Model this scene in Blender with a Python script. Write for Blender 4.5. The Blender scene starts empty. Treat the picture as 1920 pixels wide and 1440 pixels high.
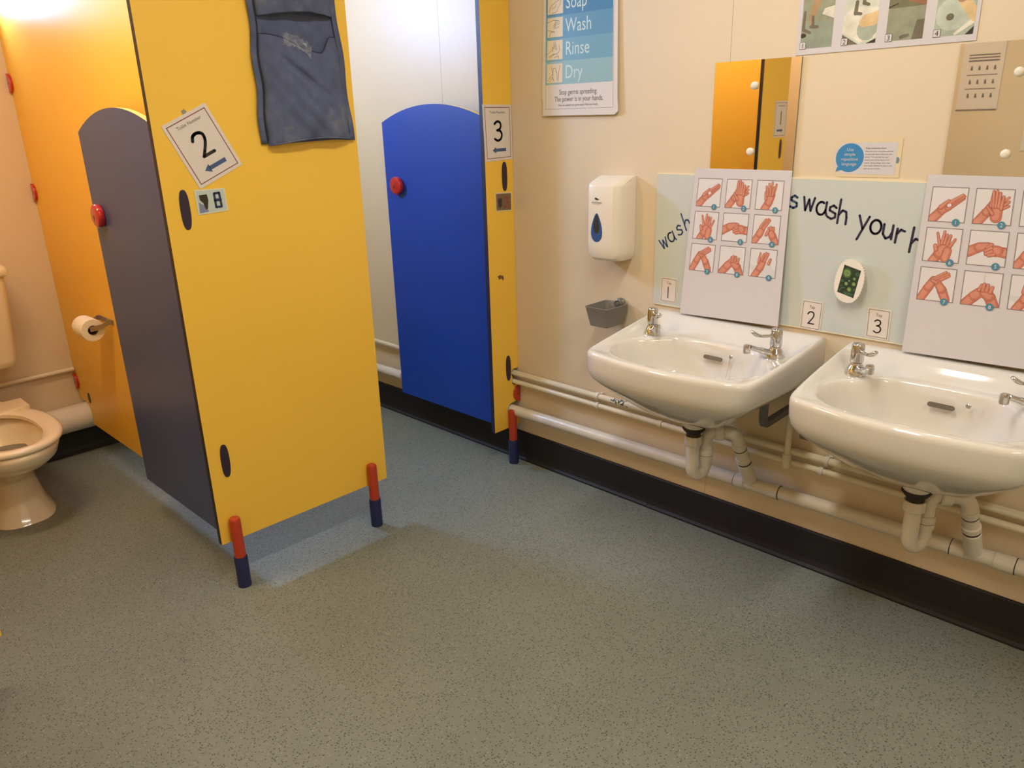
import bpy, bmesh, math, random
from mathutils import Vector, Matrix, Quaternion
PI = math.pi
SC = bpy.context.scene
COL = SC.collection

# ------------------------------------------------------------------ camera
def make_camera():
    a, p, r = 2.35683415, 0.33144009, 0.02928067
    ca, sa, cp, sp = math.cos(a), math.sin(a), math.cos(p), math.sin(p)
    f = Vector((ca*cp, sa*cp, -sp)); rt = Vector((sa, -ca, 0)); dn = f.cross(rt)
    cr, sr = math.cos(r), math.sin(r)
    r2 = cr*rt + sr*dn; d2 = -sr*rt + cr*dn
    cam = bpy.data.cameras.new('camera'); o = bpy.data.objects.new('camera', cam); COL.objects.link(o)
    M = Matrix((r2, -d2, -f)).transposed().to_4x4(); M.translation = Vector((2.106, -2.142, 1.36))
    o.matrix_world = M
    cam.sensor_fit = 'HORIZONTAL'; cam.sensor_width = 36.0; cam.lens = 36.0*1455/1920
    cam.clip_start = 0.02
    SC.camera = o
make_camera()
SC.view_settings.view_transform = 'Standard'; SC.view_settings.look = 'None'
SC.view_settings.gamma = 1.0; SC.view_settings.use_curve_mapping = False
SC.view_settings.exposure = 0.0

# ------------------------------------------------------------------ world and light
w = bpy.data.worlds.new('world'); SC.world = w; w.use_nodes = True
w.node_tree.nodes['Background'].inputs[0].default_value = (1.0, .93, .82, 1)
w.node_tree.nodes['Background'].inputs[1].default_value = 0.0
def area(name, loc, rot, sx, sy, power, color):
    l = bpy.data.lights.new(name, 'AREA'); l.shape = 'RECTANGLE'; l.size = sx; l.size_y = sy
    l.energy = power; l.color = color
    o = bpy.data.objects.new(name, l); o.location = loc; o.rotation_euler = rot; COL.objects.link(o)
    return o
WARM = (1.0, .80, .55); WHITE = (1.0, .985, .90); DAY = (.31, .50, 1.0)
area('light_over_basins', (1.22, -1.15, 2.33), (0, 0, 0), .14, 1.2, 16.2, WHITE)
area('fill_over_entrance', (2.9, -1.5, 2.33), (0, 0, 0), .14, 1.2, 17, WHITE)  # added fill with no known source, lifts the panels and near wall
area('light_over_cubicles', (-.20, -1.95, 2.33), (0, 0, 0), .14, .8, 19, WARM)
area('daylight_second_cubicle', (-1.49, -1.285, 1.90), (0, -PI/2, 0), .22, .12, 5, DAY)
area('daylight_third_cubicle', (-1.49, -1.02, 1.90), (0, -PI/2, 0), .22, .30, 36, DAY)

# ------------------------------------------------------------------ materials
def lin(c):
    c = c/255.0
    return c/12.92 if c <= .04045 else ((c+.055)/1.055)**2.4
def rgb(t): return (lin(t[0]), lin(t[1]), lin(t[2]), 1)
MATS = {}
def mat(name, col, rough=.5, metal=0, var=0.0, vscale=3.0, bump=0.0, bscale=200.0, coat=0.0, spec=.5):
    if name in MATS: return MATS[name]
    m = bpy.data.materials.new(name); m.use_nodes = True; nt = m.node_tree; b = nt.nodes['Principled BSDF']
    b.inputs['Base Color'].default_value = rgb(col); b.inputs['Roughness'].default_value = rough
    b.inputs['Metallic'].default_value = metal; b.inputs['Specular IOR Level'].default_value = spec
    if coat: b.inputs['Coat Weight'].default_value = coat; b.inputs['Coat Roughness'].default_value = .06
    tc = nt.nodes.new('ShaderNodeTexCoord')
    n = nt.nodes.new('ShaderNodeTexNoise'); n.inputs['Scale'].default_value = vscale; n.inputs['Detail'].default_value = 6
    nt.links.new(tc.outputs['Object'], n.inputs['Vector'])
    mr = nt.nodes.new('ShaderNodeMapRange'); mr.inputs[1].default_value = .3; mr.inputs[2].default_value = .7
    mr.inputs[3].default_value = 1-max(var, .01); mr.inputs[4].default_value = 1+max(var, .01)
    nt.links.new(n.outputs['Fac'], mr.inputs[0])
    mx = nt.nodes.new('ShaderNodeVectorMath'); mx.operation = 'MULTIPLY'; mx.inputs[0].default_value = rgb(col)[:3]
    nt.links.new(mr.outputs[0], mx.inputs[1]); nt.links.new(mx.outputs[0], b.inputs['Base Color'])
    if bump:
        n2 = nt.nodes.new('ShaderNodeTexNoise'); n2.inputs['Scale'].default_value = bscale; n2.inputs['Detail'].default_value = 3
        nt.links.new(tc.outputs['Object'], n2.inputs['Vector'])
        bp = nt.nodes.new('ShaderNodeBump'); bp.inputs['Strength'].default_value = bump; bp.inputs['Distance'].default_value = .002
        nt.links.new(n2.outputs['Fac'], bp.inputs['Height']); nt.links.new(bp.outputs[0], b.inputs['Normal'])
    MATS[name] = m
    return m
def floor_mat():
    m = bpy.data.materials.new('speckled_vinyl'); m.use_nodes = True; nt = m.node_tree; b = nt.nodes['Principled BSDF']
    L = nt.links.new
    tc = nt.nodes.new('ShaderNodeTexCoord')
    def noise(s, d=2, rg=.5):
        n = nt.nodes.new('ShaderNodeTexNoise'); n.inputs['Scale'].default_value = s; n.inputs['Detail'].default_value = d
        n.inputs['Roughness'].default_value = rg; L(tc.outputs['Object'], n.inputs['Vector']); return n
    def ramp(src, a, c, ca, cb):
        r = nt.nodes.new('ShaderNodeValToRGB'); r.color_ramp.elements[0].position = a; r.color_ramp.elements[1].position = c
        r.color_ramp.elements[0].color = ca; r.color_ramp.elements[1].color = cb; L(src, r.inputs[0]); return r
    big = noise(1.6, 5)
    base = ramp(big.outputs['Fac'], .35, .65, rgb((120, 124, 112)), rgb((130, 133, 121)))
    n1 = noise(320, 3)
    def specks(scale, r0, r1, keep):
        v = nt.nodes.new('ShaderNodeTexVoronoi'); v.inputs['Scale'].default_value = scale; L(tc.outputs['Object'], v.inputs['Vector'])
        wob = nt.nodes.new('ShaderNodeMath'); wob.operation = 'MULTIPLY_ADD'; wob.inputs[1].default_value = .35; L(n1.outputs['Fac'], wob.inputs[0]); L(v.outputs['Distance'], wob.inputs[2])
        d = ramp(wob.outputs[0], r0, r1, (1, 1, 1, 1), (0, 0, 0, 1))
        c = nt.nodes.new('ShaderNodeSeparateColor'); L(v.outputs['Color'], c.inputs[0])
        g = nt.nodes.new('ShaderNodeMath'); g.operation = 'GREATER_THAN'; g.inputs[1].default_value = keep; L(c.outputs[1], g.inputs[0])
        m_ = nt.nodes.new('ShaderNodeMath'); m_.operation = 'MULTIPLY'; L(g.outputs[0], m_.inputs[0]); L(d.outputs[0], m_.inputs[1]); return m_
    dark = specks(165, .40, .56, .40); light = specks(140, .36, .50, .72)
    mx = nt.nodes.new('ShaderNodeMixRGB'); mx.inputs[2].default_value = rgb((74, 78, 68)); L(dark.outputs[0], mx.inputs[0]); L(base.outputs[0], mx.inputs[1])
    mx2 = nt.nodes.new('ShaderNodeMixRGB'); mx2.inputs[2].default_value = rgb((148, 152, 140)); L(light.outputs[0], mx2.inputs[0]); L(mx.outputs[0], mx2.inputs[1])
    # rare sparkle grit
    v = nt.nodes.new('ShaderNodeTexVoronoi'); v.inputs['Scale'].default_value = 22; L(tc.outputs['Object'], v.inputs['Vector'])
    sp = ramp(v.outputs['Distance'], .022, .03, (1, 1, 1, 1), (0, 0, 0, 1))
    hue = nt.nodes.new('ShaderNodeSeparateColor'); L(v.outputs['Color'], hue.inputs[0])
    gt = nt.nodes.new('ShaderNodeMath'); gt.operation = 'GREATER_THAN'; gt.inputs[1].default_value = .93; L(hue.outputs[0], gt.inputs[0])
    mu = nt.nodes.new('ShaderNodeMath'); mu.operation = 'MULTIPLY'; L(gt.outputs[0], mu.inputs[0]); L(sp.outputs[0], mu.inputs[1])
    mx3 = nt.nodes.new('ShaderNodeMixRGB'); mx3.inputs[2].default_value = (.95, .93, .88, 1); L(mu.outputs[0], mx3.inputs[0]); L(mx2.outputs[0], mx3.inputs[1])
    L(mx3.outputs[0], b.inputs['Base Color'])
    b.inputs['Roughness'].default_value = .58
    bp = nt.nodes.new('ShaderNodeBump'); bp.inputs['Strength'].default_value = .35; bp.inputs['Distance'].default_value = .001
    L(n1.outputs['Fac'], bp.inputs['Height']); L(bp.outputs[0], b.inputs['Normal'])
    return m
CREAM = mat('cream_wall_paint', (224, 204, 172), .42, var=.035, vscale=1.7, bump=.05, bscale=60)
CEIL = mat('ceiling_white', (232, 226, 212), .8)
YEL = mat('yellow_laminate', (250, 199, 70), .42, var=.02, vscale=2)
EDGE = mat('dark_laminate_edge', (38, 34, 44), .5)
EDGEB = mat('navy_laminate_edge', (30, 36, 70), .5)
GREYD = mat('slate_door_laminate', (68, 86, 140), .38, var=.03, vscale=3)
BLUED = mat('royal_blue_laminate', (20, 66, 168), .42, var=.05, vscale=4)
CREAME = mat('cream_door_edge', (250, 226, 150), .5)
RED = mat('red_plastic', (190, 42, 42), .2, coat=.4)
ORED = mat('orange_red_leg_paint', (184, 62, 34), .35)
NAVY = mat('navy_leg_shoe', (34, 38, 84), .4)
PLUM = mat('plum_fixing_plate', (48, 34, 50), .45)
SKIRT = mat('black_skirting_vinyl', (25, 21, 21), .62, bump=.15, bscale=150)
CERAM = mat('white_ceramic', (225, 217, 206), .09, coat=.6)
TOIL = mat('cream_ceramic', (238, 218, 182), .12, coat=.5)
CHROME = mat('chrome', (205, 203, 200), .09, metal=1.0)
STEEL = mat('brushed_steel', (186, 178, 162), .38, metal=.85)
PIPE = mat('painted_pipe', (228, 214, 184), .32, var=.05, vscale=14)
PVC = mat('white_plastic_waste', (222, 212, 196), .28, var=.03, vscale=20)
RUBBER = mat('black_rubber', (40, 32, 28), .6)
BRASS = mat('tarnished_brass', (70, 58, 44), .45, metal=.6)
IRON = mat('dark_grey_bracket', (92, 90, 84), .5)
PAPER = mat('white_paper', (226, 214, 202), .38)
PAPERW = mat('bright_paper', (212, 204, 202), .4)
INK = mat('black_ink', (38, 34, 36), .5)
REDLINE = mat('maroon_ink', (140, 60, 66), .5)
ARROW = mat('slate_blue_ink', (66, 90, 130), .5)
GREYINK = mat('grey_ink', (110, 100, 98), .6)
GLASSB = mat('pale_green_back_painted_glass', (204, 208, 200), .12, coat=.3)
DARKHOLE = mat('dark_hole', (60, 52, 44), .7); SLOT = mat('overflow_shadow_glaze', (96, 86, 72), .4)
FABRIC = None

def fabric_mat():
    m = bpy.data.materials.new('dusty_navy_cloth'); m.use_nodes = True; nt = m.node_tree; b = nt.nodes['Principled BSDF']; L = nt.links.new
    tc = nt.nodes.new('ShaderNodeTexCoord')
    n = nt.nodes.new('ShaderNodeTexNoise'); n.inputs['Scale'].default_value = 9; n.inputs['Detail'].default_value = 9; n.inputs['Roughness'].default_value = .7
    L(tc.outputs['Object'], n.inputs['Vector'])
    r = nt.nodes.new('ShaderNodeValToRGB'); e = r.color_ramp.elements
    e[0].position = .30; e[0].color = rgb((74, 80, 104)); e[1].position = .74; e[1].color = rgb((128, 128, 134))
    e.new(.55).color = rgb((90, 98, 126))
    L(n.outputs['Fac'], r.inputs[0]); L(r.outputs[0], b.inputs['Base Color']); b.inputs['Roughness'].default_value = .9
    n2 = nt.nodes.new('ShaderNodeTexNoise'); n2.inputs['Scale'].default_value = 420; L(tc.outputs['Object'], n2.inputs['Vector'])
    bp = nt.nodes.new('ShaderNodeBump'); bp.inputs['Strength'].default_value = .4; bp.inputs['Distance'].default_value = .001
    L(n2.outputs['Fac'], bp.inputs['Height']); L(bp.outputs[0], b.inputs['Normal'])
    return m
FABRIC = fabric_mat()
STITCH = mat('dark_stitching', (44, 46, 62), .8)

def peeling_pipe_mat():
    """cream paint, flaked to dark metal over one stretch (object x .47-.56)."""
    m = bpy.data.materials.new('flaking_pipe_paint'); m.use_nodes = True; nt = m.node_tree; b = nt.nodes['Principled BSDF']; L = nt.links.new
    tc = nt.nodes.new('ShaderNodeTexCoord'); s = nt.nodes.new('ShaderNodeSeparateXYZ'); L(tc.outputs['Object'], s.inputs[0])
    n = nt.nodes.new('ShaderNodeTexNoise'); n.inputs['Scale'].default_value = 95; n.inputs['Detail'].default_value = 4; L(tc.outputs['Object'], n.inputs['Vector'])
    sub = nt.nodes.new('ShaderNodeMath'); sub.operation = 'SUBTRACT'; sub.inputs[1].default_value = .535; L(s.outputs[0], sub.inputs[0])
    ab = nt.nodes.new('ShaderNodeMath'); ab.operation = 'ABSOLUTE'; L(sub.outputs[0], ab.inputs[0])
    mr = nt.nodes.new('ShaderNodeMapRange'); mr.inputs[1].default_value = .0; mr.inputs[2].default_value = .075
    mr.inputs[3].default_value = .14; mr.inputs[4].default_value = -.2; L(ab.outputs[0], mr.inputs[0])
    ad = nt.nodes.new('ShaderNodeMath'); ad.operation = 'ADD'; L(n.outputs['Fac'], ad.inputs[0]); L(mr.outputs[0], ad.inputs[1])
    r = nt.nodes.new('ShaderNodeValToRGB'); e = r.color_ramp.elements
    e[0].position = .58; e[0].color = rgb((228, 214, 184)); e[1].position = .60; e[1].color = rgb((52, 74, 70))
    L(ad.outputs[0], r.inputs[0]); L(r.outputs[0], b.inputs['Base Color']); b.inputs['Roughness'].default_value = .35
    return m
PEEL = peeling_pipe_mat()

# ------------------------------------------------------------------ mesh helpers
def link(name, verts, faces, mats, parent=None, smooth=False, mi=None, base=None, autosmooth=None):
    me = bpy.data.meshes.new(name)
    if base is not None: verts = [Vector(v)-base for v in verts]
    me.from_pydata([tuple(v) for v in verts], [], faces)
    for m in (mats if isinstance(mats, (list, tuple)) else [mats]): me.materials.append(m)
    if mi: me.polygons.foreach_set('material_index', mi)
    if smooth or autosmooth: me.polygons.foreach_set('use_smooth', [True]*len(me.polygons))
    me.update()
    o = bpy.data.objects.new(name, me); COL.objects.link(o)
    if parent is not None: o.parent = parent
    if autosmooth: me.set_sharp_from_angle(angle=math.radians(autosmooth))
    return o
def empty(name, loc=(0, 0, 0), rot=(0, 0, 0)):
    o = bpy.data.objects.new(name, None); o.location = loc; o.rotation_euler = rot; o.empty_display_size = .05
    COL.objects.link(o); return o
def tag(o, label, cat, group=None):
    o['label'] = label; o['category'] = cat
    if group: o['group'] = group
    return o
def struct(o): o['kind'] = 'structure'; return o
class MB:
    def __init__(s): s.v = []; s.f = []; s.m = []
    def add(s, v, f, mi=0):
        n = len(s.v); s.v += [Vector(q) for q in v]; s.f += [tuple(i+n for i in q) for q in f]; s.m += [mi]*len(f)
    def box(s, x0, x1, y0, y1, z0, z1, mi=0):
        s.add([(x0, y0, z0), (x1, y0, z0), (x1, y1, z0), (x0, y1, z0), (x0, y0, z1), (x1, y0, z1), (x1, y1, z1), (x0, y1, z1)],
              [(0, 3, 2, 1), (4, 5, 6, 7), (0, 1, 5, 4), (1, 2, 6, 5), (2, 3, 7, 6), (3, 0, 4, 7)], mi)
    def loft(s, rings, cap0=True, cap1=True, mi=0):
        n = len(rings[0]); v = [p for r in rings for p in r]; f = []
        for i in range(len(rings)-1):
            for j in range(n):
                k = (j+1) % n; f.append((i*n+j, i*n+k, (i+1)*n+k, (i+1)*n+j))
        if cap0: f.append(tuple(reversed(range(n))))
        if cap1: f.append(tuple(range((len(rings)-1)*n, len(rings)*n)))
        s.add(v, f, mi)
    def lathe(s, prof, c=(0, 0, 0), n=24, axis='z', mi=0, flute=0):
        rings = []
        for r, z in prof:
            ring = []
            for i in range(n):
                a = 2*PI*i/n; rr = r*(1-flute*(i % 2))
                p = {'z': (rr*math.cos(a), rr*math.sin(a), z), 'y': (rr*math.cos(a), -z, rr*math.sin(a)), 'x': (z, rr*math.cos(a), rr*math.sin(a))}[axis]
                ring.append(Vector(p)+Vector(c))
            rings.append(ring)
        s.loft(rings, mi=mi)
    def tube(s, pts, r, n=14, mi=0, sx=1.0, up=(0, 0, 1)):
        pts = [Vector(p) for p in pts]; rs = r if isinstance(r, (list, tuple)) else [r]*len(pts)
        rings = []; prev = None
        for i, p in enumerate(pts):
            t = (pts[min(i+1, len(pts)-1)]-pts[max(i-1, 0)]).normalized()
            if prev is None:
                a = Vector(up) if abs(t.dot(Vector(up))) < .95 else Vector((1, 0, 0))
                u = (a-t*a.dot(t)).normalized()
            else:
                u = (prev-t*prev.dot(t)).normalized()
            prev = u; v = t.cross(u)
            rings.append([p+(u*math.cos(2*PI*k/n)*sx+v*math.sin(2*PI*k/n))*rs[i] for k in range(n)])
        s.loft(rings, mi=mi)
    def prism(s, poly, fn, t0, t1, mi=0, me=None):
        """poly = 2-D points; fn(a,b,t) -> 3-D"""
        n = len(poly); v = [fn(a, b, t0) for a, b in poly]+[fn(a, b, t1) for a, b in poly]
        s.add(v, [tuple(reversed(range(n))), tuple(range(n, 2*n))], mi)
        s.add(v, [(i, (i+1) % n, n+(i+1) % n, n+i) for i in range(n)], mi if me is None else me)
    def build(s, name, mats, parent=None, smooth=None, bevel=0, base=None, sub=0):
        o = link(name, s.v, s.f, mats, parent, mi=s.m, base=base, autosmooth=smooth)
        bm = bmesh.new(); bm.from_mesh(o.data); bmesh.ops.remove_doubles(bm, verts=bm.verts, dist=1e-6)
        bmesh.ops.recalc_face_normals(bm, faces=bm.faces); bm.to_mesh(o.data); bm.free()
        if smooth: o.data.set_sharp_from_angle(angle=math.radians(smooth))
        if bevel:
            b = o.modifiers.new('bevel', 'BEVEL'); b.width = bevel; b.segments = 2; b.limit_method = 'ANGLE'
            b.angle_limit = math.radians(40)
        if sub:
            b = o.modifiers.new('sub', 'SUBSURF'); b.levels = sub; b.render_levels = sub
        return o
def arc(cx, cy, rx, ry, a0, a1, n=12):
    return [(cx+rx*math.cos(math.radians(a0+(a1-a0)*i/n)), cy+ry*math.sin(math.radians(a0+(a1-a0)*i/n))) for i in range(n+1)]
def bez(pts, n=8):
    """Catmull-Rom through points (any dimension)"""
    P = [Vector(p) for p in pts]; out = []
    for i in range(len(P)-1):
        p0 = P[max(i-1, 0)]; p1 = P[i]; p2 = P[i+1]; p3 = P[min(i+2, len(P)-1)]
        for k in range(n):
            t = k/n
            out.append(.5*((2*p1)+(p2-p0)*t+(2*p0-5*p1+4*p2-p3)*t*t+(3*p1-p0-3*p2+p3)*t**3))
    out.append(P[-1]); return out

# flat sheets with print on them --------------------------------------------------
class Flat:
    """a sheet whose corners (bottom-left, br, tr, tl as read) stand anywhere in the room; W,H its size in metres"""
    def __init__(s, name, bl, br, tr, tl, thick=.0008, m=None, sheetpoly=None, root=None, lift=0.0):
        s.c = [Vector(q) for q in (bl, br, tr, tl)]; s.base = sum(s.c, Vector())/4 if root is None else Vector(root.location)
        s.W = ((s.c[1]-s.c[0]).length+(s.c[2]-s.c[3]).length)/2; s.H = (s.c[3]-s.c[0]).length
        s.n = (s.c[1]-s.c[0]).cross(s.c[3]-s.c[0]).normalized(); s.t = thick; s.lv = 0
        if m is not None:
            b = MB(); b.prism(sheetpoly or [(0, 0), (s.W, 0), (s.W, s.H), (0, s.H)], s.P, -thick, 0)
            s.root = b.build(name, m, base=s.base)
            s.root.location = s.base
        else: s.root = root
    def P(s, a, b, h=0):
        u = a/s.W; v = b/s.H; c = s.c
        return c[0]*(1-u)*(1-v)+c[1]*u*(1-v)+c[2]*u*v+c[3]*(1-u)*v+s.n*h
    def polys(s, name, items, mats, h=.0003, parent=None):
        """items: (points, material index, extra height)"""
        v = []; f = []; mi = []
        for pts, k, e in items:
            n = len(v); v += [s.P(a, b, h+e) for a, b in pts]; f.append(tuple(range(n, n+len(pts)))); mi.append(k)
        o = link(name, v, f, mats, parent or s.root, mi=mi, base=s.base)
        return o
    def rect(s, name, a0, b0, a1, b1, m, h=.0003, parent=None):
        return s.polys(name, [([(a0, b0), (a1, b0), (a1, b1), (a0, b1)], 0, 0)], m, h, parent)
    def frame(s, name, a0, b0, a1, b1, t, m, h=.0003, parent=None):
        q = [([(a0, b0), (a1, b0), (a1, b0+t), (a0, b0+t)], 0, 0), ([(a0, b1-t), (a1, b1-t), (a1, b1), (a0, b1)], 0, 0),
             ([(a0, b0), (a0+t, b0), (a0+t, b1), (a0, b1)], 0, 0), ([(a1-t, b0), (a1, b0), (a1, b1), (a1-t, b1)], 0, 0)]
        return s.polys(name, q, m, h, parent)
    def strokes(s, name, lines, wd, m, h=.0004, parent=None):
        it = []
        for L in lines: it += [(p, 0, 0) for p in stroke_polys(L, wd)]
        return s.polys(name, it, m, h, parent)
    def text(s, name, body, a, b, size, m, h=.0004, rot=0, align='LEFT', parent=None, sx=1.0):
        v2, f2 = text_mesh(body, size, align)
        cr, sr = math.cos(rot), math.sin(rot)
        v = [s.P(a+(x*sx*cr-y*sr), b+(x*sx*sr+y*cr), h) for x, y in v2]
        return link(name, v, f2, m, parent or s.root, base=s.base)
_tc = {}
def text_mesh(body, size, align):
    k = (body, align)
    if k not in _tc:
        c = bpy.data.curves.new('t', 'FONT'); c.body = body; c.size = 1; c.align_x = align; c.resolution_u = 3
        o = bpy.data.objects.new('t', c); COL.objects.link(o)
        dg = bpy.context.evaluated_depsgraph_get(); me = bpy.data.meshes.new_from_object(o.evaluated_get(dg))
        _tc[k] = ([(q.co.x, q.co.y) for q in me.vertices], [tuple(p.vertices) for p in me.polygons])
        bpy.data.objects.remove(o); bpy.data.curves.remove(c); bpy.data.meshes.remove(me)
    v, f = _tc[k]
    return [(x*size, y*size) for x, y in v], f
def stroke_polys(L, wd):
    out = []; r = wd/2
    for i in range(len(L)-1):
        (x0, y0), (x1, y1) = L[i][:2], L[i+1][:2]; d = math.hypot(x1-x0, y1-y0)
        if d < 1e-9: continue
        nx, ny = -(y1-y0)/d*r, (x1-x0)/d*r
        out.append([(x0-nx, y0-ny), (x1-nx, y1-ny), (x1+nx, y1+ny), (x0+nx, y0+ny)])
    for p in (L if len(L) < 60 else L[::2]): out.append([(p[0]+r*math.cos(2*PI*k/10), p[1]+r*math.sin(2*PI*k/10)) for k in range(10)])
    return out
# rounded hand-style glyphs in a unit x-height box
GL = {
 'w': [[(0, 1), (.25, 0), (.5, .85), (.75, 0), (1, 1)]],
 'a': [arc(.42, .48, .42, .48, 60, 350, 14), [(.86, .98), (.84, .3), (.98, 0)]],
 's': [[(.72, .85), (.45, 1), (.15, .85), (.15, .62), (.7, .42), (.72, .15), (.4, 0), (.05, .12)]],
 'h': [[(0, 1.75), (0, 0)], [(0, .6), (.3, .98), (.62, .9), (.72, .5), (.74, 0)]],
 'y': [[(0, 1), (.42, .1)], [(.85, 1), (.1, -.75)]],
 'o': [arc(.45, .5, .45, .5, 0, 360, 18)],
 'u': [[(0, 1), (.02, .3), (.3, 0), (.6, .15), (.74, .5)], [(.74, 1), (.76, 0)]],
 'r': [[(0, 1), (0, 0)], [(0, .6), (.28, .96), (.6, .88)]],
 'n': [[(0, 1), (0, 0)], [(0, .6), (.3, .98), (.62, .9), (.72, .5), (.74, 0)]],
 'l': [[(0, 1.75), (0, 0)]],
}
D2 = [bez([(0, .78), (.12, .96), (.33, 1.0), (.52, .9), (.54, .7), (.42, .45), (.1, .04)], 4), [(.08, .03), (.62, .03)]]
D3 = [bez([(.02, .88), (.2, 1.0), (.42, .97), (.5, .8), (.42, .62), (.2, .54)], 4), bez([(.2, .54), (.45, .5), (.56, .3), (.46, .08), (.22, 0), (0, .1)], 4)]
D1 = [[(.25, 1), (.25, 0)]]
D2 = [[(p[0], p[1]) for p in l] for l in D2]; D3 = [[(p[0], p[1]) for p in l] for l in D3]
def place(lines, a, b, sx, sy, rot=0):
    c, s_ = math.cos(rot), math.sin(rot)
    return [[(a+x*sx*c-y*sy*s_, b+x*sx*s_+y*sy*c) for x, y in l] for l in lines]

# ------------------------------------------------------------------ the room
BX = -1.523; LY = -2.72; RX = 3.5; CZ = 2.4
def slab(name, x0, x1, y0, y1, z0, z1, m):
    b = MB(); b.box(x0, x1, y0, y1, z0, z1); return struct(b.build(name, m))
slab('floor', BX-.1, RX+.1, LY-.1, .1, -.06, 0, floor_mat())
slab('ceiling', BX-.1, RX+.1, LY-.1, .1, CZ, CZ+.08, CEIL)
# right wall: lining boards with narrow recessed joints
def boards(name, x0, x1, joints):
    b = MB(); b.box(x0, x1, .002, .1, 0, CZ); o = struct(b.build(name, mat('joint_paint', (214, 194, 160), .6)))
    xs = [x0]+joints+[x1]
    for i in range(len(xs)-1):
        q = MB(); q.box(xs[i]+(.0006 if i else 0), xs[i+1]-(.0006 if i < len(xs)-2 else 0), 0, .02, 0, CZ)
        q.build('wall_board', CREAM, o)
    return o
boards('wall_right', BX, RX, [-.382, .878, 2.14])
# wall opening helper for the back wall with two high windows
def back_wall():
    b = MB(); wins = [(-1.42, -1.225), (-1.18, -.82)]; z0, z1 = 1.74, 2.06
    b.box(BX-.1, BX, LY, 0, 0, z0); b.box(BX-.1, BX, LY, 0, z1, CZ)
    ys = [LY, wins[0][0], wins[0][1], wins[1][0], wins[1][1], 0]
    for i in (0, 2, 4): b.box(BX-.1, BX, ys[i], ys[i+1], z0, z1)
    struct(b.build('wall_back', CREAM))
    fm = mat('white_window_frame', (230, 226, 216), .4)
    gl = bpy.data.materials.new('frosted_daylit_pane'); gl.use_nodes = True
    p = gl.node_tree.nodes['Principled BSDF']; p.inputs['Base Color'].default_value = (.7, .8, .9, 1); p.inputs['Roughness'].default_value = .4
    p.inputs['Emission Color'].default_value = (.55, .7, 1, 1); p.inputs['Emission Strength'].default_value = 4.0
    for k, (a, c) in enumerate(wins):
        f = MB(); t = .035
        for q in ((a, c, z0, z0+t), (a, c, z1-t, z1), (a, a+t, z0+t, z1-t), (c-t, c, z0+t, z1-t)): f.box(BX-.07, BX-.03, *q[:2], *q[2:])
        wo = struct(f.build('window_%d' % (k+1), fm)); g = MB(); g.box(BX-.055, BX-.045, a+t, c-t, z0+t, z1-t); g.build('pane', gl, wo)
back_wall()
slab('wall_left', BX-.1, RX+.1, LY-.1, LY, 0, CZ, CREAM)
slab('wall_front', RX, RX+.1, LY, 0, 0, CZ, CREAM)
def skirting(name, pts_in, cuts):
    pass
def skirt_x(name, x0, x1, sgn, ywall, cuts):
    """skirting along x with a coved foot; cuts = joints; every length is a piece"""
    root = None; xs = [x0]+cuts+[x1]
    prof = [(0, 0), (.020, 0), (.020, .006), (.0125, .013), (.0085, .03), (.0075, .120), (.004, .124), (0, .124)]
    for i in range(len(xs)-1):
        b = MB(); off = .0015*(i % 2)
        b.prism([(a+off if a > 0 else 0, z) for a, z in prof], lambda a, z, t: (t, ywall+sgn*a, z), xs[i]+.001, xs[i+1]-.001)
        if root is None: root = struct(b.build(name, SKIRT))
        else: b.build('skirting_length', SKIRT, root)
skirt_x('baseboard_right', BX+.02, RX, -1, 0, [.655])
b = MB(); b.prism([(0, 0), (.020, 0), (.020, .006), (.0125, .013), (.0085, .03), (.0075, .120), (.004, .124), (0, .124)],
                  lambda a, z, t: (BX+a, t, z), LY, 0); struct(b.build('baseboard_back', SKIRT))
b = MB(); b.box(BX, RX, LY, LY+.01, 0, .124); struct(b.build('baseboard_left', SKIRT))

# ceiling luminaires (above the frame); the entrance one only houses the added fill
DIFF = bpy.data.materials.new('lamp_diffuser'); DIFF.use_nodes = True
p = DIFF.node_tree.nodes['Principled BSDF']; p.inputs['Base Color'].default_value = (.9, .88, .82, 1)
p.inputs['Emission Color'].default_value = (1, .95, .85, 1); p.inputs['Emission Strength'].default_value = 3.0
for x, y, sx, sy, lb in ((1.22, -1.15, .2, 1.3, 'narrow ceiling light above the washbasins'), (2.9, -1.5, .2, 1.3, 'added narrow fill light near the entrance end, out of view'),
                      (-.20, -1.95, .2, .9, 'narrow ceiling light over the toilet cubicles')):
    r = empty('ceiling_light', (x, y, CZ)); tag(r, lb, 'ceiling light')
    b = MB()
    t = .012
    b.box(-sx/2, sx/2, -sy/2, -sy/2+t, -.05, 0); b.box(-sx/2, sx/2, sy/2-t, sy/2, -.05, 0)
    b.box(-sx/2, -sx/2+t, -sy/2+t, sy/2-t, -.05, 0); b.box(sx/2-t, sx/2, -sy/2+t, sy/2-t, -.05, 0)
    b.build('casing', mat('white_enamel', (235, 232, 224), .4), r)
    b = MB(); b.box(-sx/2+t, sx/2-t, -sy/2+t, sy/2-t, -.045, -.035); b.build('diffuser', DIFF, r)

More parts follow.
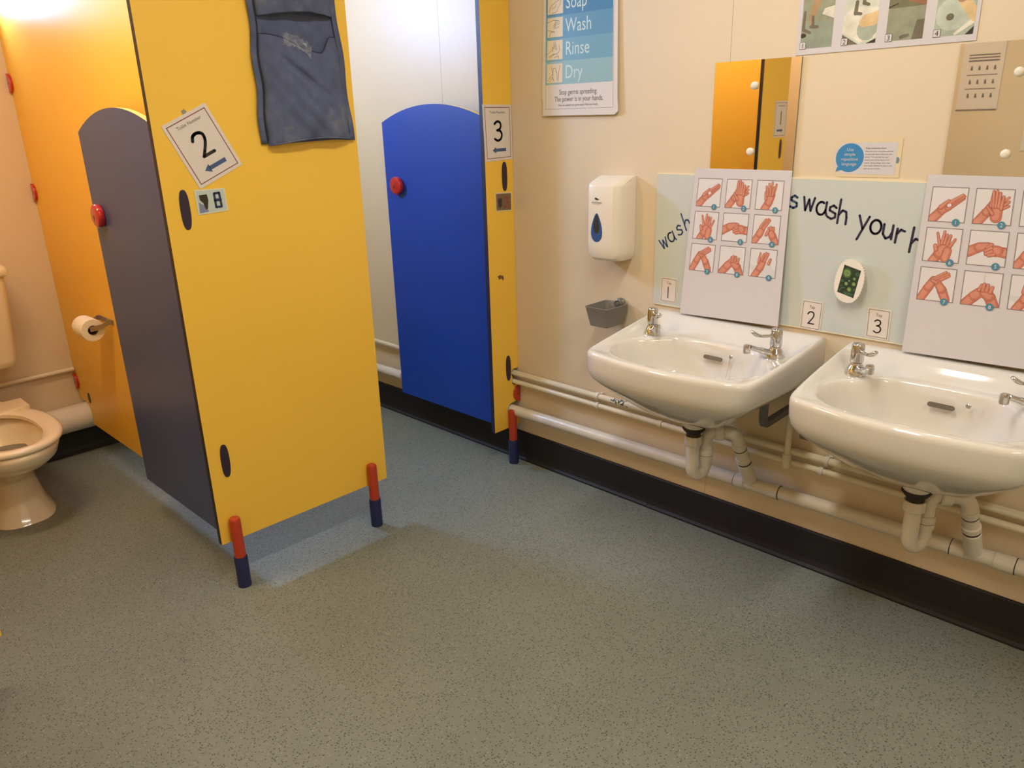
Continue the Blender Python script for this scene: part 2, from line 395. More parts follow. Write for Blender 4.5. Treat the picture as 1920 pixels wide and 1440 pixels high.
# ------------------------------------------------------------------ cubicles
PZ0, PZ1, PT = .152, 2.15, .020  # panel tops raised out of view to block spill from the cubicle lamp
def stadium(cx, cz, w_, h_, n=8):
    r = w_/2; return arc(cx, cz+h_/2-r, r, r, 0, 180, n)+arc(cx, cz-h_/2+r, r, r, 180, 360, n)
def plate(parent, base, y, z, w_=.027, h_=.105):
    b = MB(); pts = []
    for i in range(28):
        a = 2*PI*i/28; ca, sa = math.cos(a), math.sin(a)
        pts.append((y+w_/2*math.copysign(abs(ca)**.75, ca), z+h_/2*math.copysign(abs(sa)**.8, sa)))
    b.prism(pts, lambda a, c, t: (t, a, c), 0, .0022)
    return b.build('fixing_plate', PLUM, parent, bevel=.0006, base=base)
def leg(parent, base, y):
    root = MB()
    root.lathe([(.0172, .10), (.0168, .226), (.0160, .231), (.0140, .2345), (.009, .236)], (.018, y, 0), 20)
    o = root.build('leg', ORED, parent, smooth=40, base=base)
    s = MB(); s.lathe([(.0205, .0), (.0205, .100), (.020, .102), (.0195, .1035), (.0158, .1035)], (.018, y, 0), 24)
    s.build('foot_sleeve', NAVY, o, smooth=40, base=base)
def stall(y, label):
    r = empty('toilet_cubicle', (0, y, 0)); tag(r, label, 'toilet cubicle'); return r, Vector((0, y, 0))
def pilaster(root, base, y0, y1, edge, legs, plates, poly=None):
    b = MB()
    b.prism(poly or [(y0, PZ0), (y1, PZ0), (y1, PZ1), (y0, PZ1)], lambda a, c, t: (t, a, c), -PT, 0, 0, 1)
    o = b.build('front_panel', [YEL, edge], root, base=base)
    for y in legs: leg(root, base, y)
    for y, z in plates: plate(o, base, y, z)
    return o
R2, B2 = stall(-1.30, 'middle toilet cubicle: wide yellow front panel on red and blue legs, slate-grey arched door')
P2 = pilaster(R2, B2, -1.305, -.685, EDGE, (-1.262, -.756), ((-1.252, 1.149), (-1.254, .416)))
ny = -.0008
poly3 = [(-.143, PZ0), (ny, PZ0), (ny, .192)]+[(-.042+.0255*math.cos(math.radians(a)), .229+.0265*math.sin(math.radians(a))) for a in range(280, 79, -20)]+\
        [(ny, .262), (ny, .331), (-.030, .331), (-.0385, .340), (-.0385, .356), (-.033, .363), (-.0395, .371), (-.0395, .392), (-.030, .398), (ny, .398), (ny, PZ1), (-.143, PZ1)]
R3, B3 = stall(-.143, 'toilet cubicle by the wall: narrow yellow front strip and royal-blue arched door')
P3 = pilaster(R3, B3, -.143, ny, EDGEB, (-.058,), ((-.047, 1.152), (-.057, .408)), poly3)
R1, B1 = stall(-1.893, 'first toilet cubicle, its yellow panel seen in the left wall mirror')
P1 = pilaster(R1, B1, -2.19, -1.893, EDGE, (-2.14,), ((-2.14, 1.15), (-2.14, .41)))
b = MB(); b.prism([(-1.222, 1.398), (-1.214, 1.403), (-1.208, 1.398), (-1.211, 1.390), (-1.218, 1.388)], lambda a, c, t: (t, a, c), 0, .001)
b.build('tack_residue', mat('grey_tack', (150, 140, 120), .7), P2, base=B2)
b = MB()
b.prism([(-.100, .785), (-.092, .788), (-.085, .790), (-.076, .784), (-.070, .786), (-.066, .772), (-.072, .764), (-.076, .772), (-.084, .776), (-.090, .770), (-.094, .777)], lambda a, c, t: (t, a, c), 0, .0004)
b.build('scratch', mat('worn_brown', (120, 84, 40), .7), P3, base=B3)
def half_disc(parent, base, c, r, plane, a0, a1, t=.010):
    b = MB(); pts = arc(0, 0, r, r, a0, a1, 18)
    if plane == 'x': b.prism(pts, lambda a, z, q: (c[0]+q, c[1]+a, c[2]+z), 0, t)
    else: b.prism(pts, lambda a, z, q: (c[0]+a, c[1]-q, c[2]+z), 0, t)
    o = b.build('corner_bracket', RED if plane != 'x' else ORED, parent, bevel=.002, base=base)
    s = MB(); s.lathe([(.0028, 0), (.0028, .0008)], (0, 0, 0), 10, 'x' if plane == 'x' else 'y')
    d = .38*r
    s.v = [v+(Vector((c[0]+t, c[1]-d, c[2])) if plane == 'x' else Vector((c[0]+d, c[1]-t, c[2]))) for v in s.v]
    s.build('screw_hole', DARKHOLE, o, base=base)
half_disc(R3, B3, (0, -.001, .290), .034, 'x', 90, 270)
def partition(root, base, y, first):
    b = MB()
    b.prism([(BX+.001, PZ0+.0), (-PT, PZ0), (-PT, PZ1), (BX+.001, PZ1)] if not first else
            [(-1.392, PZ0), (-PT, PZ0), (-PT, PZ1), (BX+.001, PZ1), (BX+.001, .250)]+[(-1.455+.064*math.cos(math.radians(a)), .183+.064*math.sin(math.radians(a))) for a in range(105, -26, -13)],
            lambda a, c, t: (a, t, c), y, y+.018, 0, 1)
    return b.build('side_partition', [YEL, mat('pale_laminate_edge', (240, 205, 120), .5)], root, base=base)
PA = partition(R2, B2, -1.207, True); partition(R1, B1, -2.05, False)
for z in (.325, 1.125, 1.535): half_disc(R2, B2, (BX+.004, -1.207, z), .036, 'y', -90, 90)
b = MB(); b.prism(stadium(-1.385, .275, .024, .045), lambda a, c, t: (a, t, c), -1.207, -1.209); b.build('fixing_plate', PLUM, PA, base=B2)
def cubicle_door(root, base, y, x0, x1, mface, label, knobx):
    b = MB(); zs, za = 1.352, 1.416
    h = (x1-x0)/2; s = za-zs; R = (h*h+s*s)/(2*s); cx = (x0+x1)/2; cz = za-R; a1 = math.degrees(math.asin(h/R))
    top = [(cx+R*math.sin(math.radians(a1-2*a1*i/40)), cz+R*math.cos(math.radians(a1-2*a1*i/40))) for i in range(41)]
    b.prism([(x0, .160), (x1, .160)]+top, lambda a, c, t: (a, t, c), y, y+.018, 0, 1)
    o = b.build('door', [mface, CREAME], root, base=base); o['label'] = label
    k = MB(); k.lathe([(.030, 0), (.034, .002), (.036, .006), (.036, .017), (.034, .020), (.030, .0215), (.004, .0215)], (knobx, y, 1.101), 40, 'y')
    k.lathe([(.0042, .0213), (.0042, .0221)], (knobx-.006, y, 1.098), 12, 'y', mi=1); k.box(knobx-.008, knobx-.004, y-.0221, y-.0213, 1.087, 1.098, 1)
    k.build('knob', [RED, DARKHOLE], o, smooth=35, base=base)
    for z in (1.15, .416):
        hg = MB(); hg.lathe([(.006, z-.03), (.006, z+.03)], (x1+.004, y+.006, 0), 12)
        hg.build('hinge', EDGE, o, smooth=40, base=base)
    return o
cubicle_door(R2, B2, -1.277, -.640, -.034, GREYD, 'dark slate-grey door with arched top', -.576)
cubicle_door(R3, B3, -.088, -.674, -.034, BLUED, 'royal-blue door with arched top', -.590)

# ------------------------------------------------------------------ signs on the panels
def number_sign(bl, br, tr, tl, digit, name, label, film=None):
    f = Flat(name, bl, br, tr, tl, .0012, PAPER); W_, H_ = f.W, f.H
    f.frame('border', .0085, .0085, W_-.0085, H_-.0085, .0022, REDLINE)
    f.text('caption', 'Toilet Number', W_/2, H_*.845, .0125, GREYINK, align='CENTER')
    f.strokes('numeral', place(digit, W_*.37, H_*.36, W_*.46, H_*.34), .0085, INK)
    a0, a1, b0 = W_*.30, W_*.76, H_*.19; t = .0055
    f.polys('arrow', [([(a0+.012, b0-t), (a1, b0-t), (a1, b0+t), (a0+.012, b0+t)], 0, 0), ([(a0-.004, b0), (a0+.014, b0-.0115), (a0+.014, b0+.0115)], 0, 0)], ARROW)
    tag(f.root, label, 'sign')
    return f
number_sign((.0015, -1.203, 1.199), (.0015, -1.073, 1.256), (.0015, -1.155, 1.418), (.0015, -1.280, 1.361), D2, 'number_sign',
            'white laminated sign with number 2, tilted, above the upper fixing plate')
number_sign((.0015, -.141, 1.209), (.0015, .004-.006, 1.212), (.0015, -.003, 1.402), (.0015, -.147, 1.404), D3, 'number_sign',
            'white laminated sign with number 3 on the narrow panel by the wall')
number_sign((.0015, -2.188, 1.212), (.0015, -2.045, 1.212), (.0015, -2.045, 1.402), (.0015, -2.188, 1.402), D1, 'number_sign',
            'white laminated sign with number 1, seen in the left mirror')
# picture tags
def photo_tag(bl, br, tr, tl, kind, label):
    f = Flat('photo_tag', bl, br, tr, tl, .001, mat('tag_border', (226, 222, 190), .35)); W_, H_ = f.W, f.H
    if kind == 2:
        f.rect('picture', .003, .003, W_-.003, H_-.003, mat('tag_photo_pale', (196, 206, 196), .3), .0002)
        br_ = mat('dark_brown_print', (58, 44, 28), .4); bl_ = mat('navy_print', (44, 52, 84), .4)
        f.polys('brown_block', [(([(W_*x, H_*y) for x, y in ((.12, .78), (.38, .80), (.40, .55), (.34, .2), (.27, .18), (.22, .45), (.13, .58))]), 0, 0)], br_, .0005)
        f.polys('shaded_ground', [(([(W_*x, H_*y) for x, y in ((.06, .06), (.36, .08), (.3, .3), (.08, .5))]), 0, 0)], mat('bluish_print', (130, 134, 160), .4), .0004)
        q = stroke_polys([(W_*.62, H_*.22), (W_*.62, H_*.80), (W_*.79, H_*.82), (W_*.80, H_*.22), (W_*.62, H_*.22)], .0065)+stroke_polys([(W_*.62, H_*.52), (W_*.8, H_*.52)], .008)
        f.polys('blue_frame', [(p_, 0, 0) for p_ in q], bl_, .0006)
    else:
        f.rect('picture', .003, .003, W_-.003, H_-.003, mat('tag_photo_brown', (128, 100, 72), .35), .0002)
        f.polys('dark_block', [(([(W_*x, H_*y) for x, y in ((.14, .68), (.38, .70), (.38, .3), (.28, .18), (.16, .24))]), 0, 0)], mat('dark_grey_print', (60, 52, 48), .4), .0005)
        f.polys('red_outline', [(p_, 0, 0) for p_ in stroke_polys([(W_*.54, H_*.22), (W_*.54, H_*.72), (W_*.72, H_*.72), (W_*.72, H_*.48), (W_*.92, H_*.46), (W_*.92, H_*.24), (W_*.54, H_*.22)], .004)], mat('brick_red_print', (160, 72, 52), .4), .0005)
        for x, y in ((.62, .62), (.64, .34), (.83, .34)): pass
    tag(f.root, label, 'photo card')
photo_tag((.0015, -1.219, 1.132), (.0015, -1.133, 1.136), (.0015, -1.135, 1.197), (.0015, -1.221, 1.198), 2, 'small pale photo card of two blocks under the number 2 sign')
photo_tag((.0015, -.097, 1.029), (.0015, -.014, 1.025), (.0015, -.013, 1.092), (.0015, -.098, 1.096), 3, 'small brown photo card below the upper fixing plate of the narrow panel')

# ------------------------------------------------------------------ hanging cloth pockets
def smooth01(t): t = max(0, min(1, t)); return t*t*(3-2*t)
def wrinkle(u, v, k): 
    return .5*math.sin(9*u+5*v+k)+.35*math.sin(17*u-11*v+2.1*k)+.25*math.sin(31*u+23*v*1.3+k*3)
def cloth_pockets():
    base = Vector((.004, -.868, 1.30)); root = empty('hanging_pockets', base)
    tag(root, 'dusty navy cloth pocket organiser hanging on the wide yellow panel', 'pocket organiser')
    yl = lambda z: -1.012+.010*(z-1.305)/.37+.003*math.sin(z*40); yr = lambda z: -.700-.026*(z-1.315)/.38+.0025*math.sin(z*33+1)
    def grid(name, z0, z1, nu, nv, fn, m, thick=.002):
        v = []; f = []
        for j in range(nv+1):
            for i in range(nu+1): v.append(fn(i/nu, j/nv))
        for j in range(nv):
            for i in range(nu): a = j*(nu+1)+i; f.append((a, a+1, a+nu+2, a+nu+1))
        o = link(name, v, f, m, root, base=base, autosmooth=70)
        s = o.modifiers.new('solid', 'SOLIDIFY'); s.thickness = thick; s.offset = 0
        return o
    def back(u, v):
        z = 1.306+v*(1.93-1.306)+.006*math.sin(u*PI)*(1-v)-.008*(1-u)*(1-v)*0
        return (.006+.004*abs(math.sin(7*v+2*u))*(.3+.7*(abs(2*u-1))), yl(z)+(yr(z)-yl(z))*u, z)
    grid('backing', 1.30, 1.93, 16, 40, back, FABRIC)
    def pocket(name, zb, zt, sag, amp, k):
        def lip(u):
            if u < .05: return 0
            if u < .70: return sag*smooth01((u-.05)/.85*1.15)
            return sag*(1-smooth01((u-.74)/.17))*smooth01(.65/.85*1.15)
        def fn(u, v):
            zbb = zb+.010*math.sin(PI*u)-.004*math.cos(PI*u)
            z = zbb+(zt-lip(u)-zbb)*v
            y0, y1 = yl(z)+.019, yr(z)-.021
            e = max(0, math.sin(PI*u))**.40
            bul = amp*e*(.42+.58*math.sin(PI*min(1, .12+v*.86)))
            drag = .007*math.exp(-((v-(.97-.62*u))/.045)**2)*smooth01((u-.1)/.2)*(1-smooth01((u-.72)/.1))
            drag2 = .005*math.exp(-((v-(.90-.45*u))/.035)**2)*smooth01((u-.1)/.2)*(1-smooth01((u-.6)/.1))
            fold = .0055*wrinkle(u*1.0, v*1.0, k)*e
            return (.010+bul+fold-drag-drag2, y0+(y1-y0)*u, z)
        o = grid(name, zb, zt, 60, 64, fn, FABRIC)
        b = MB(); b.tube([Vector(fn(i/40, 1))+Vector((.0008, 0, 0)) for i in range(41)], .0014, 6); h = b.build('pocket_hem', STITCH, o, smooth=60, base=base)
        return fn
    pk = pocket('lower_pocket', 1.308, 1.592, .046, .040, .6)
    pu = pocket('upper_pocket', 1.640, 1.890, .02, .048, 2.2)
    # stitched side hems
    for nm, s0, u0 in (('hem', 1, 0), ('hem', -1, 1)):
        b = MB(); pts = []
        for i in range(25):
            z = 1.315+i*(.6/24); y = (yl(z)+.018) if s0 == 1 else (yr(z)-.020)
            pts.append((.0125, y, z))
        b.tube(pts, .0016, 6); b.build('hem_stitching', STITCH, root, base=base, smooth=60)
    b = MB(); b.tube([Vector(pk(i/30, 0))+Vector((0, 0, -.001)) for i in range(31)], .0028, 8); b.build('bottom_hem', FABRIC, root, base=base, smooth=60)
    b = MB(); b.prism([(pk(0, 0)[1], 1.3045), (pk(1, 0)[1], 1.312), (pk(1, 0)[1], 1.325), (pk(0, 0)[1], 1.318)], lambda a, c, t: (t, a, c), .008, .016); b.build('base_strip', FABRIC, root, base=base)
    return root
cloth_pockets()
def plastic_wrap():
    g = bpy.data.materials.new('clear_crumpled_plastic'); g.use_nodes = True; p = g.node_tree.nodes['Principled BSDF']
    p.inputs['Base Color'].default_value = (.95, .95, .95, 1); p.inputs['Roughness'].default_value = .12; p.inputs['Alpha'].default_value = .13
    rnd = random.Random(4); v = []; f = []; nu, nv = 16, 6
    for j in range(nv+1):
        for i in range(nu+1):
            u, w_ = i/nu, j/nv
            v.append((.046+.006*rnd.uniform(-1, 1)+.004*w_, -.930+.085*u+rnd.uniform(-.003, .003), 1.592-.030*u-.030*(1-w_)+.010*math.sin(PI*u)+rnd.uniform(-.004, .004)))
    for j in range(nv):
        for i in range(nu): a = j*(nu+1)+i; f.append((a, a+1, a+nu+2, a+nu+1))
    base = Vector((.03, -.89, 1.56)); o = link('plastic_wrapper', v, f, g, base=base); o.location = base
    tag(o, 'crumpled clear plastic wrapper poking out of the lower cloth pocket', 'wrapper')
plastic_wrap()

# ------------------------------------------------------------------ toilet
def toilet():
    cy = -1.605; base = Vector((-1.15, cy, 0)); r = empty('toilet', base); tag(r, 'cream close-coupled toilet with lid up in the open second cubicle', 'toilet')
    def ring(cx, ax, ay, z, n=40, p=2.3, back=None):
        o = []
        for i in range(n):
            a = 2*PI*i/n; ca, sa = math.cos(a), math.sin(a)
            x = cx+ax*math.copysign(abs(ca)**(2/p), ca); y = ay*math.copysign(abs(sa)**(2/p), sa)
            if ca < 0: x = max(x, (back if back is not None else -9))
            o.append((x, cy+y, z))
        return o
    b = MB()
    b.loft([ring(-1.20, .265, .120, 0, p=3), ring(-1.20, .262, .118, .006, p=3), ring(-1.20, .235, .100, .05, p=2.8), ring(-1.19, .215, .088, .12), ring(-1.185, .205, .083, .165), ring(-1.17, .235, .100, .20),
            ring(-1.14, .30, .135, .235), ring(-1.12, .345, .160, .275), ring(-1.115, .355, .170, .305), ring(-1.115, .355, .170, .318), ring(-1.115, .349, .165, .323),
            ring(-1.06, .230, .120, .323), ring(-1.06, .222, .112, .315), ring(-1.06, .20, .095, .27), ring(-1.08, .13, .065, .20), ring(-1.10, .06, .04, .175)])
    b.build('bowl', TOIL, r, smooth=60, base=base)
    s = MB(); N = 44
    def sr(ax, ay, z, cx): return ring(cx, ax, ay, z, N, 2.25)
    s.loft([sr(.225, .112, .326, -1.025), sr(.270, .172, .326, -1.035), sr(.276, .178, .332, -1.035), sr(.274, .176, .343, -1.035), sr(.262, .164, .348, -1.033),
            sr(.232, .125, .346, -1.028), sr(.222, .112, .340, -1.025), sr(.225, .112, .326, -1.025)], cap0=False, cap1=False)
    s.box(-1.36, -1.24, cy-.145, cy+.145, .328, .352)
    s.build('seat', mat('cream_toilet_seat', (242, 222, 190), .18, coat=.3), r, smooth=60, base=base)
    d = MB(); d.lathe([(.05, .20), (.085, .235), (.10, .245)], (-1.08, cy, 0), 24); d.lathe([(.08, .222), (.081, .223)], (-1.08, cy, 0), 24); 
    w_ = MB(); w_.lathe([(.10, .240), (.10, .2405)], (-1.07, cy, 0), 28); w_.build('water', mat('toilet_water', (120, 112, 96), .05), r, base=base)
    c = MB(); 
    def rr(hw, x0, x1, z, rad=.03):
        pts = []
        for cx_, cy_, a0 in ((x1-rad, hw-rad, 0), (x0+rad, hw-rad, 90), (x0+rad, -hw+rad, 180), (x1-rad, -hw+rad, 270)):
            pts += arc(cx_, cy_, rad, rad, a0, a0+90, 5)
        return [(x, cy+y, z) for x, y in pts]
    c.loft([rr(.140, -1.50, -1.34, .487), rr(.155, -1.51, -1.325, .495), rr(.165, -1.515, -1.315, .52), rr(.185, -1.518, -1.305, .84)])
    c.build('cistern', TOIL, r, smooth=50, base=base)
    l = MB(); l.loft([rr(.190, -1.52, -1.298, .842), rr(.196, -1.521, -1.292, .848), rr(.196, -1.521, -1.292, .868), rr(.190, -1.52, -1.298, .880), rr(.17, -1.505, -1.315, .884)])
    l.build('cistern_lid', TOIL, r, smooth=50, base=base)
    n = MB(); n.tube([(-1.42, cy, .49), (-1.40, cy, .40), (-1.38, cy, .33)], .045, 20); n.box(-1.48, -1.33, cy-.09, cy+.09, .30, .345)
    n.build('flush_neck', TOIL, r, smooth=40, base=base, bevel=.008)
    h = MB(); h.lathe([(.012, 0), (.012, .012), (.008, .016)], (-1.30, cy-.12, .79), 14, 'x'); h.box(-1.286, -1.278, cy-.15, cy-.075, .783, .797); h.build('flush_lever', CHROME, r, smooth=40, base=base)
toilet()
# soil pipe and conduit on the back wall
b = MB(); b.tube([(-1.455, -1.43, .18), (-1.455, -1.30, .182), (-1.455, -1.02, .185)], .056, 28); base = Vector((-1.455, -1.3, .182))
o = b.build('soil_pipe', PVC, base=base, smooth=40); o.location = base; tag(o, 'fat white soil pipe low on back wall right of the toilet', 'pipe')
b = MB(); b.tube([(-1.508, -2.6, .372), (-1.508, -1.21, .382)], .0095, 12); base = Vector((-1.508, -1.6, .38))
o = b.build('wall_conduit', PIPE, base=base, smooth=40); o.location = base; tag(o, 'thin painted pipe along the back wall behind the toilet', 'pipe')
# toilet roll
def roll():
    x0, x1, y, z = -1.02, -.918, -1.272, .672
    base = Vector((-.93, -1.21, .70)); r = empty('toilet_roll_holder', base); tag(r, 'bent steel toilet roll holder on the orange partition', 'toilet roll holder')
    b = MB()
    def strap(pts, w_, t):
        P = [Vector(p) for p in pts]; rings = []
        for i, p_ in enumerate(P):
            tg = (P[min(i+1, len(P)-1)]-P[max(i-1, 0)]).normalized(); n = tg.cross(Vector((0, 0, 1))).normalized()
            rings.append([p_+n*t+Vector((0, 0, w_)), p_-n*t+Vector((0, 0, w_)), p_-n*t-Vector((0, 0, w_)), p_+n*t-Vector((0, 0, w_))])
        b.loft(rings)
    strap(bez([(x1+.008, y-.012, z), (x1+.008, y+.03, z+.004), (x1+.008, -1.222, z+.012), (x1+.012, -1.2095, z+.014), (x1+.03, -1.2095, z+.014)], 5), .009, .0012)
    strap(bez([(x0-.008, y-.012, z), (x0-.008, y+.03, z+.004), (x0-.008, -1.222, z+.012), (x0, -1.2095, z+.014), (x1, -1.2095, z+.014)], 5), .009, .0012)
    b.build('bracket', STEEL, r, base=base)
    s = MB(); s.lathe([(.006, x0-.006), (.006, x1+.006)], (0, y, z), 14, 'x'); s.build('spindle', STEEL, r, smooth=40, base=base)
    base = Vector(((x0+x1)/2, y, z)); q = MB(); rings = []
    prof = [(.018, x0), (.040, x0), (.041, x0+.003), (.041, x1-.003), (.040, x1), (.018, x1), (.018, x0)]
    n = 32
    q.loft([[(xx, y+rr*math.cos(2*PI*i/n), z-.006+rr*math.sin(2*PI*i/n)) for i in range(n)] for rr, xx in prof], cap0=False, cap1=False)
    o = q.build('toilet_roll', mat('toilet_paper', (242, 230, 206), .9, bump=.3, bscale=300), base=base, smooth=50); o.location = base
    tag(o, 'white toilet paper roll on the steel holder in second cubicle', 'toilet roll')
    c = MB(); c.loft([[(xx, y+rr*math.cos(2*PI*i/n), z-.006+rr*math.sin(2*PI*i/n)) for i in range(n)] for rr, xx in ((.0178, x0+.001), (.0178, x1-.001), (.0165, x1-.001), (.0165, x0+.001), (.0178, x0+.001))], cap0=False, cap1=False)
    c.build('cardboard_core', mat('brown_card', (110, 84, 60), .8), o, base=base, smooth=50)
roll()

# ------------------------------------------------------------------ pipes on the right wall
def clip(parent, base, x, y, z, r, m=PVC):
    b = MB(); ring = []
    prof = [(x-.006, r+.0008), (x-.006, r+.0035), (x+.006, r+.0035), (x+.006, r+.0008)]
    b.loft([[(xx, y+rr*math.cos(2*PI*i/20), z+rr*math.sin(2*PI*i/20)) for i in range(20)] for xx, rr in prof+prof[:1]], cap0=False, cap1=False)
    b.box(x-.006, x+.006, y+r, -.0005, z-.008, z+.008)
    b.build('pipe_clip', m, parent, base=base, smooth=40)
def wall_pipe(name, x0, x1, y, z0, z1, r, m, label, clips=(), joints=(), ends=None):
    base = Vector(((x0+x1)/2, y, (z0+z1)/2)) if m is not PEEL else Vector((0, y, z0))
    zf = lambda x: z0+(z1-z0)*(x-x0)/(x1-x0)
    b = MB(); pts = [(x0, y, z0), (x1, y, z1)]
    if ends: pts = ends+pts
    b.tube(pts, r, 22); o = b.build(name, m, base=base, smooth=50); o.location = base; tag(o, label, 'pipe')
    for x in clips: clip(o, base, x, y, zf(x), r)
    for x0_, x1_ in joints:
        j = MB(); j.tube([(x0_, y, zf(x0_)), (x1_, y, zf(x1_))], r+.0022, 22); j.build('pipe_coupling', m if m is not PEEL else PIPE, o, base=base, smooth=50)
    if name == 'waste_pipe':
        for x in (1.0105, 1.1615, 1.6465, 1.7975):
            j = MB(); j.tube([(x-.0009, y, zf(x)), (x+.0009, y, zf(x))], r+.0012, 22); j.build('seal', RUBBER, o, base=base)
    return o, base
wall_pipe('supply_pipe', -.25, RX-.02, -.027, .382, .374, .0112, PEEL, 'upper thin cream water pipe along the wall, paint flaking below the first basin',
          (.433, 1.29, 1.98), (), [(-.25, -.0005, .382), (-.25, -.018, .382)])
wall_pipe('supply_pipe', BX+.005, RX-.02, -.027, .349, .337, .0098, PIPE, 'lower thin cream water pipe just under the flaking one', (-.70, .433, 1.275, 1.97), ((.70, .715),))
wo, wb = wall_pipe('waste_pipe', BX+.06, RX-.02, -.042, .212, .260, .0212, PVC, 'thick white waste pipe along the wall above black skirting',
          (-.72,), ((1.012, 1.045), (1.115, 1.160), (1.648, 1.681), (1.750, 1.796)))
b = MB(); b.tube([(1.172, -.040, .352), (1.172, -.040, .44), (1.175, -.045, .60)], .0095, 16); b.lathe([(.013, .328), (.013, .372)], (1.172, -.040, 0), 16)
base = Vector((1.172, -.04, .45)); o = b.build('riser_pipe', PIPE, base=base, smooth=40); o.location = base
tag(o, 'short vertical cream pipe rising behind the first washbasin', 'pipe')

# ------------------------------------------------------------------ washbasins
ZR = .697
def outline():
    pts = []
    hw = .284
    pts += [(-hw, 0), (hw, 0)]
    side = bez([(hw, 0), (.283, -.10), (.279, -.25), (.272, -.36), (.262, -.405), (.236, -.432), (.17, -.450), (.09, -.463), (0, -.468)], 6)
    side = [(p_[0], p_[1]) for p_ in side]
    left = [(-x, y) for x, y in reversed(side)]
    return side+left[1:]          # closed by the straight back
OUT = outline()
def ray_to(poly, c, a):
    d = (math.cos(a), math.sin(a)); best = None; n = len(poly)
    for i in range(n):
        (x0, y0), (x1, y1) = poly[i], poly[(i+1) % n]; ex, ey = x1-x0, y1-y0
        det = d[0]*(-ey)+d[1]*ex
        if abs(det) < 1e-12: continue
        rx, ry = x0-c[0], y0-c[1]
        t = (rx*(-ey)+ry*ex)/det; s = (d[0]*ry-d[1]*rx)/det
        if t > 0 and -1e-6 <= s <= 1+1e-6 and (best is None or t > best): best = t
    return best
BC = (0, -.262)

def zdeck(x, y):
    k = smooth01((abs(x)-.235)/.045)
    return ZR+.046*(smooth01((y+.085)/.060)*(1-k)+k*max(0, min(1, (y+.41)/.40)))+.004*smooth01((-y-.38)/.06)*(1-k)
def inner_outline():
    # wide D-shaped bowl, its back edge dipping forward round the tap platforms
    P = []
    for i in range(96):
        a = 2*PI*i/96; ca, sa = math.cos(a), math.sin(a)
        x = .238*math.copysign(abs(ca)**.78, ca)
        if sa < 0: y = -.262-.163*abs(sa)**.80
        else: y = -.262+.150*abs(sa)**.62
        if sa > 0: y -= .040*smooth01((abs(x)-.125)/.07)
        P.append((x, y))
    return P
INN = inner_outline()
def basin_mesh():
    N = 144; ang = [2*PI*i/N+.003 for i in range(N)]
    # make sure rear corners are hit
    for s_ in (1, -1):
        a = math.atan2(0-BC[1], s_*.284) % (2*PI); k = min(range(N), key=lambda i: abs(ang[i]-a)); ang[k] = a
    ro = [ray_to(OUT, BC, a) for a in ang]; ri = [ray_to(INN, BC, a) for a in ang]
    def pt(i, r): return (BC[0]+math.cos(ang[i])*r, BC[1]+math.sin(ang[i])*r)
    rings = []
    def outer(k, z, rear=None):
        R = []
        for i in range(N):
            x, y = pt(i, ro[i]*k); back = smooth01((y+.10)/.08)
            R.append((x, min(y, -.0), z))
        rings.append(R)
    rings.append([(math.cos(a)*.034, -.215+math.sin(a)*.034, .478) for a in ang])
    def mixr(k, z, cy_):
        R = []
        for i in range(N):
            x, y = pt(i, ro[i]*k); R.append((x, y+(cy_-BC[1])*(1-k), z))
        rings.append(R)
    mixr(.22, .486, -.215); mixr(.36, .498, -.215); mixr(.52, .521, -.22); mixr(.66, .549, -.22); mixr(.78, .576, -.235); mixr(.88, .598, -.25); mixr(.945, .615, -.262); mixr(.978, .629, -.262); mixr(.995, .648, -.262)
    def top(inset, dz):
        R = []
        for i in range(N):
            x, y = pt(i, ro[i]-inset); zz = zdeck(x, y)+dz
            R.append((x, y, zz))
        rings.append(R)
    top(0, -.018); top(.0006, -.010); top(.003, -.004); top(.008, -.0006); top(.013, 0)
    for s_ in (.12, .26, .42, .58, .74, .88):
        R = []
        for i in range(N):
            r0 = ro[i]-.013; r = r0+(ri[i]+.006-r0)*s_; x, y = pt(i, r); R.append((x, y, zdeck(x, y)-.002*smooth01((s_-.2)/.6)))
        rings.append(R)
    for k, dz in ((1.018, -.003), (1.0, -.006), (.985, -.013)):
        rings.append([(*pt(i, ri[i]*k), ZR+dz) for i in range(N)])
    for k, z in ((.955, .668), (.925, .640), (.885, .605), (.82, .578), (.70, .562), (.52, .552), (.32, .546), (.14, .543)):
        R = []
        for i in range(N):
            x, y = pt(i, ri[i]*k); R.append((x, y-(BC[1]+.225)*0+(-.225-BC[1])*(1-k), z))
        rings.append(R)
    b = MB(); b.loft(rings, cap0=True, cap1=True); return b
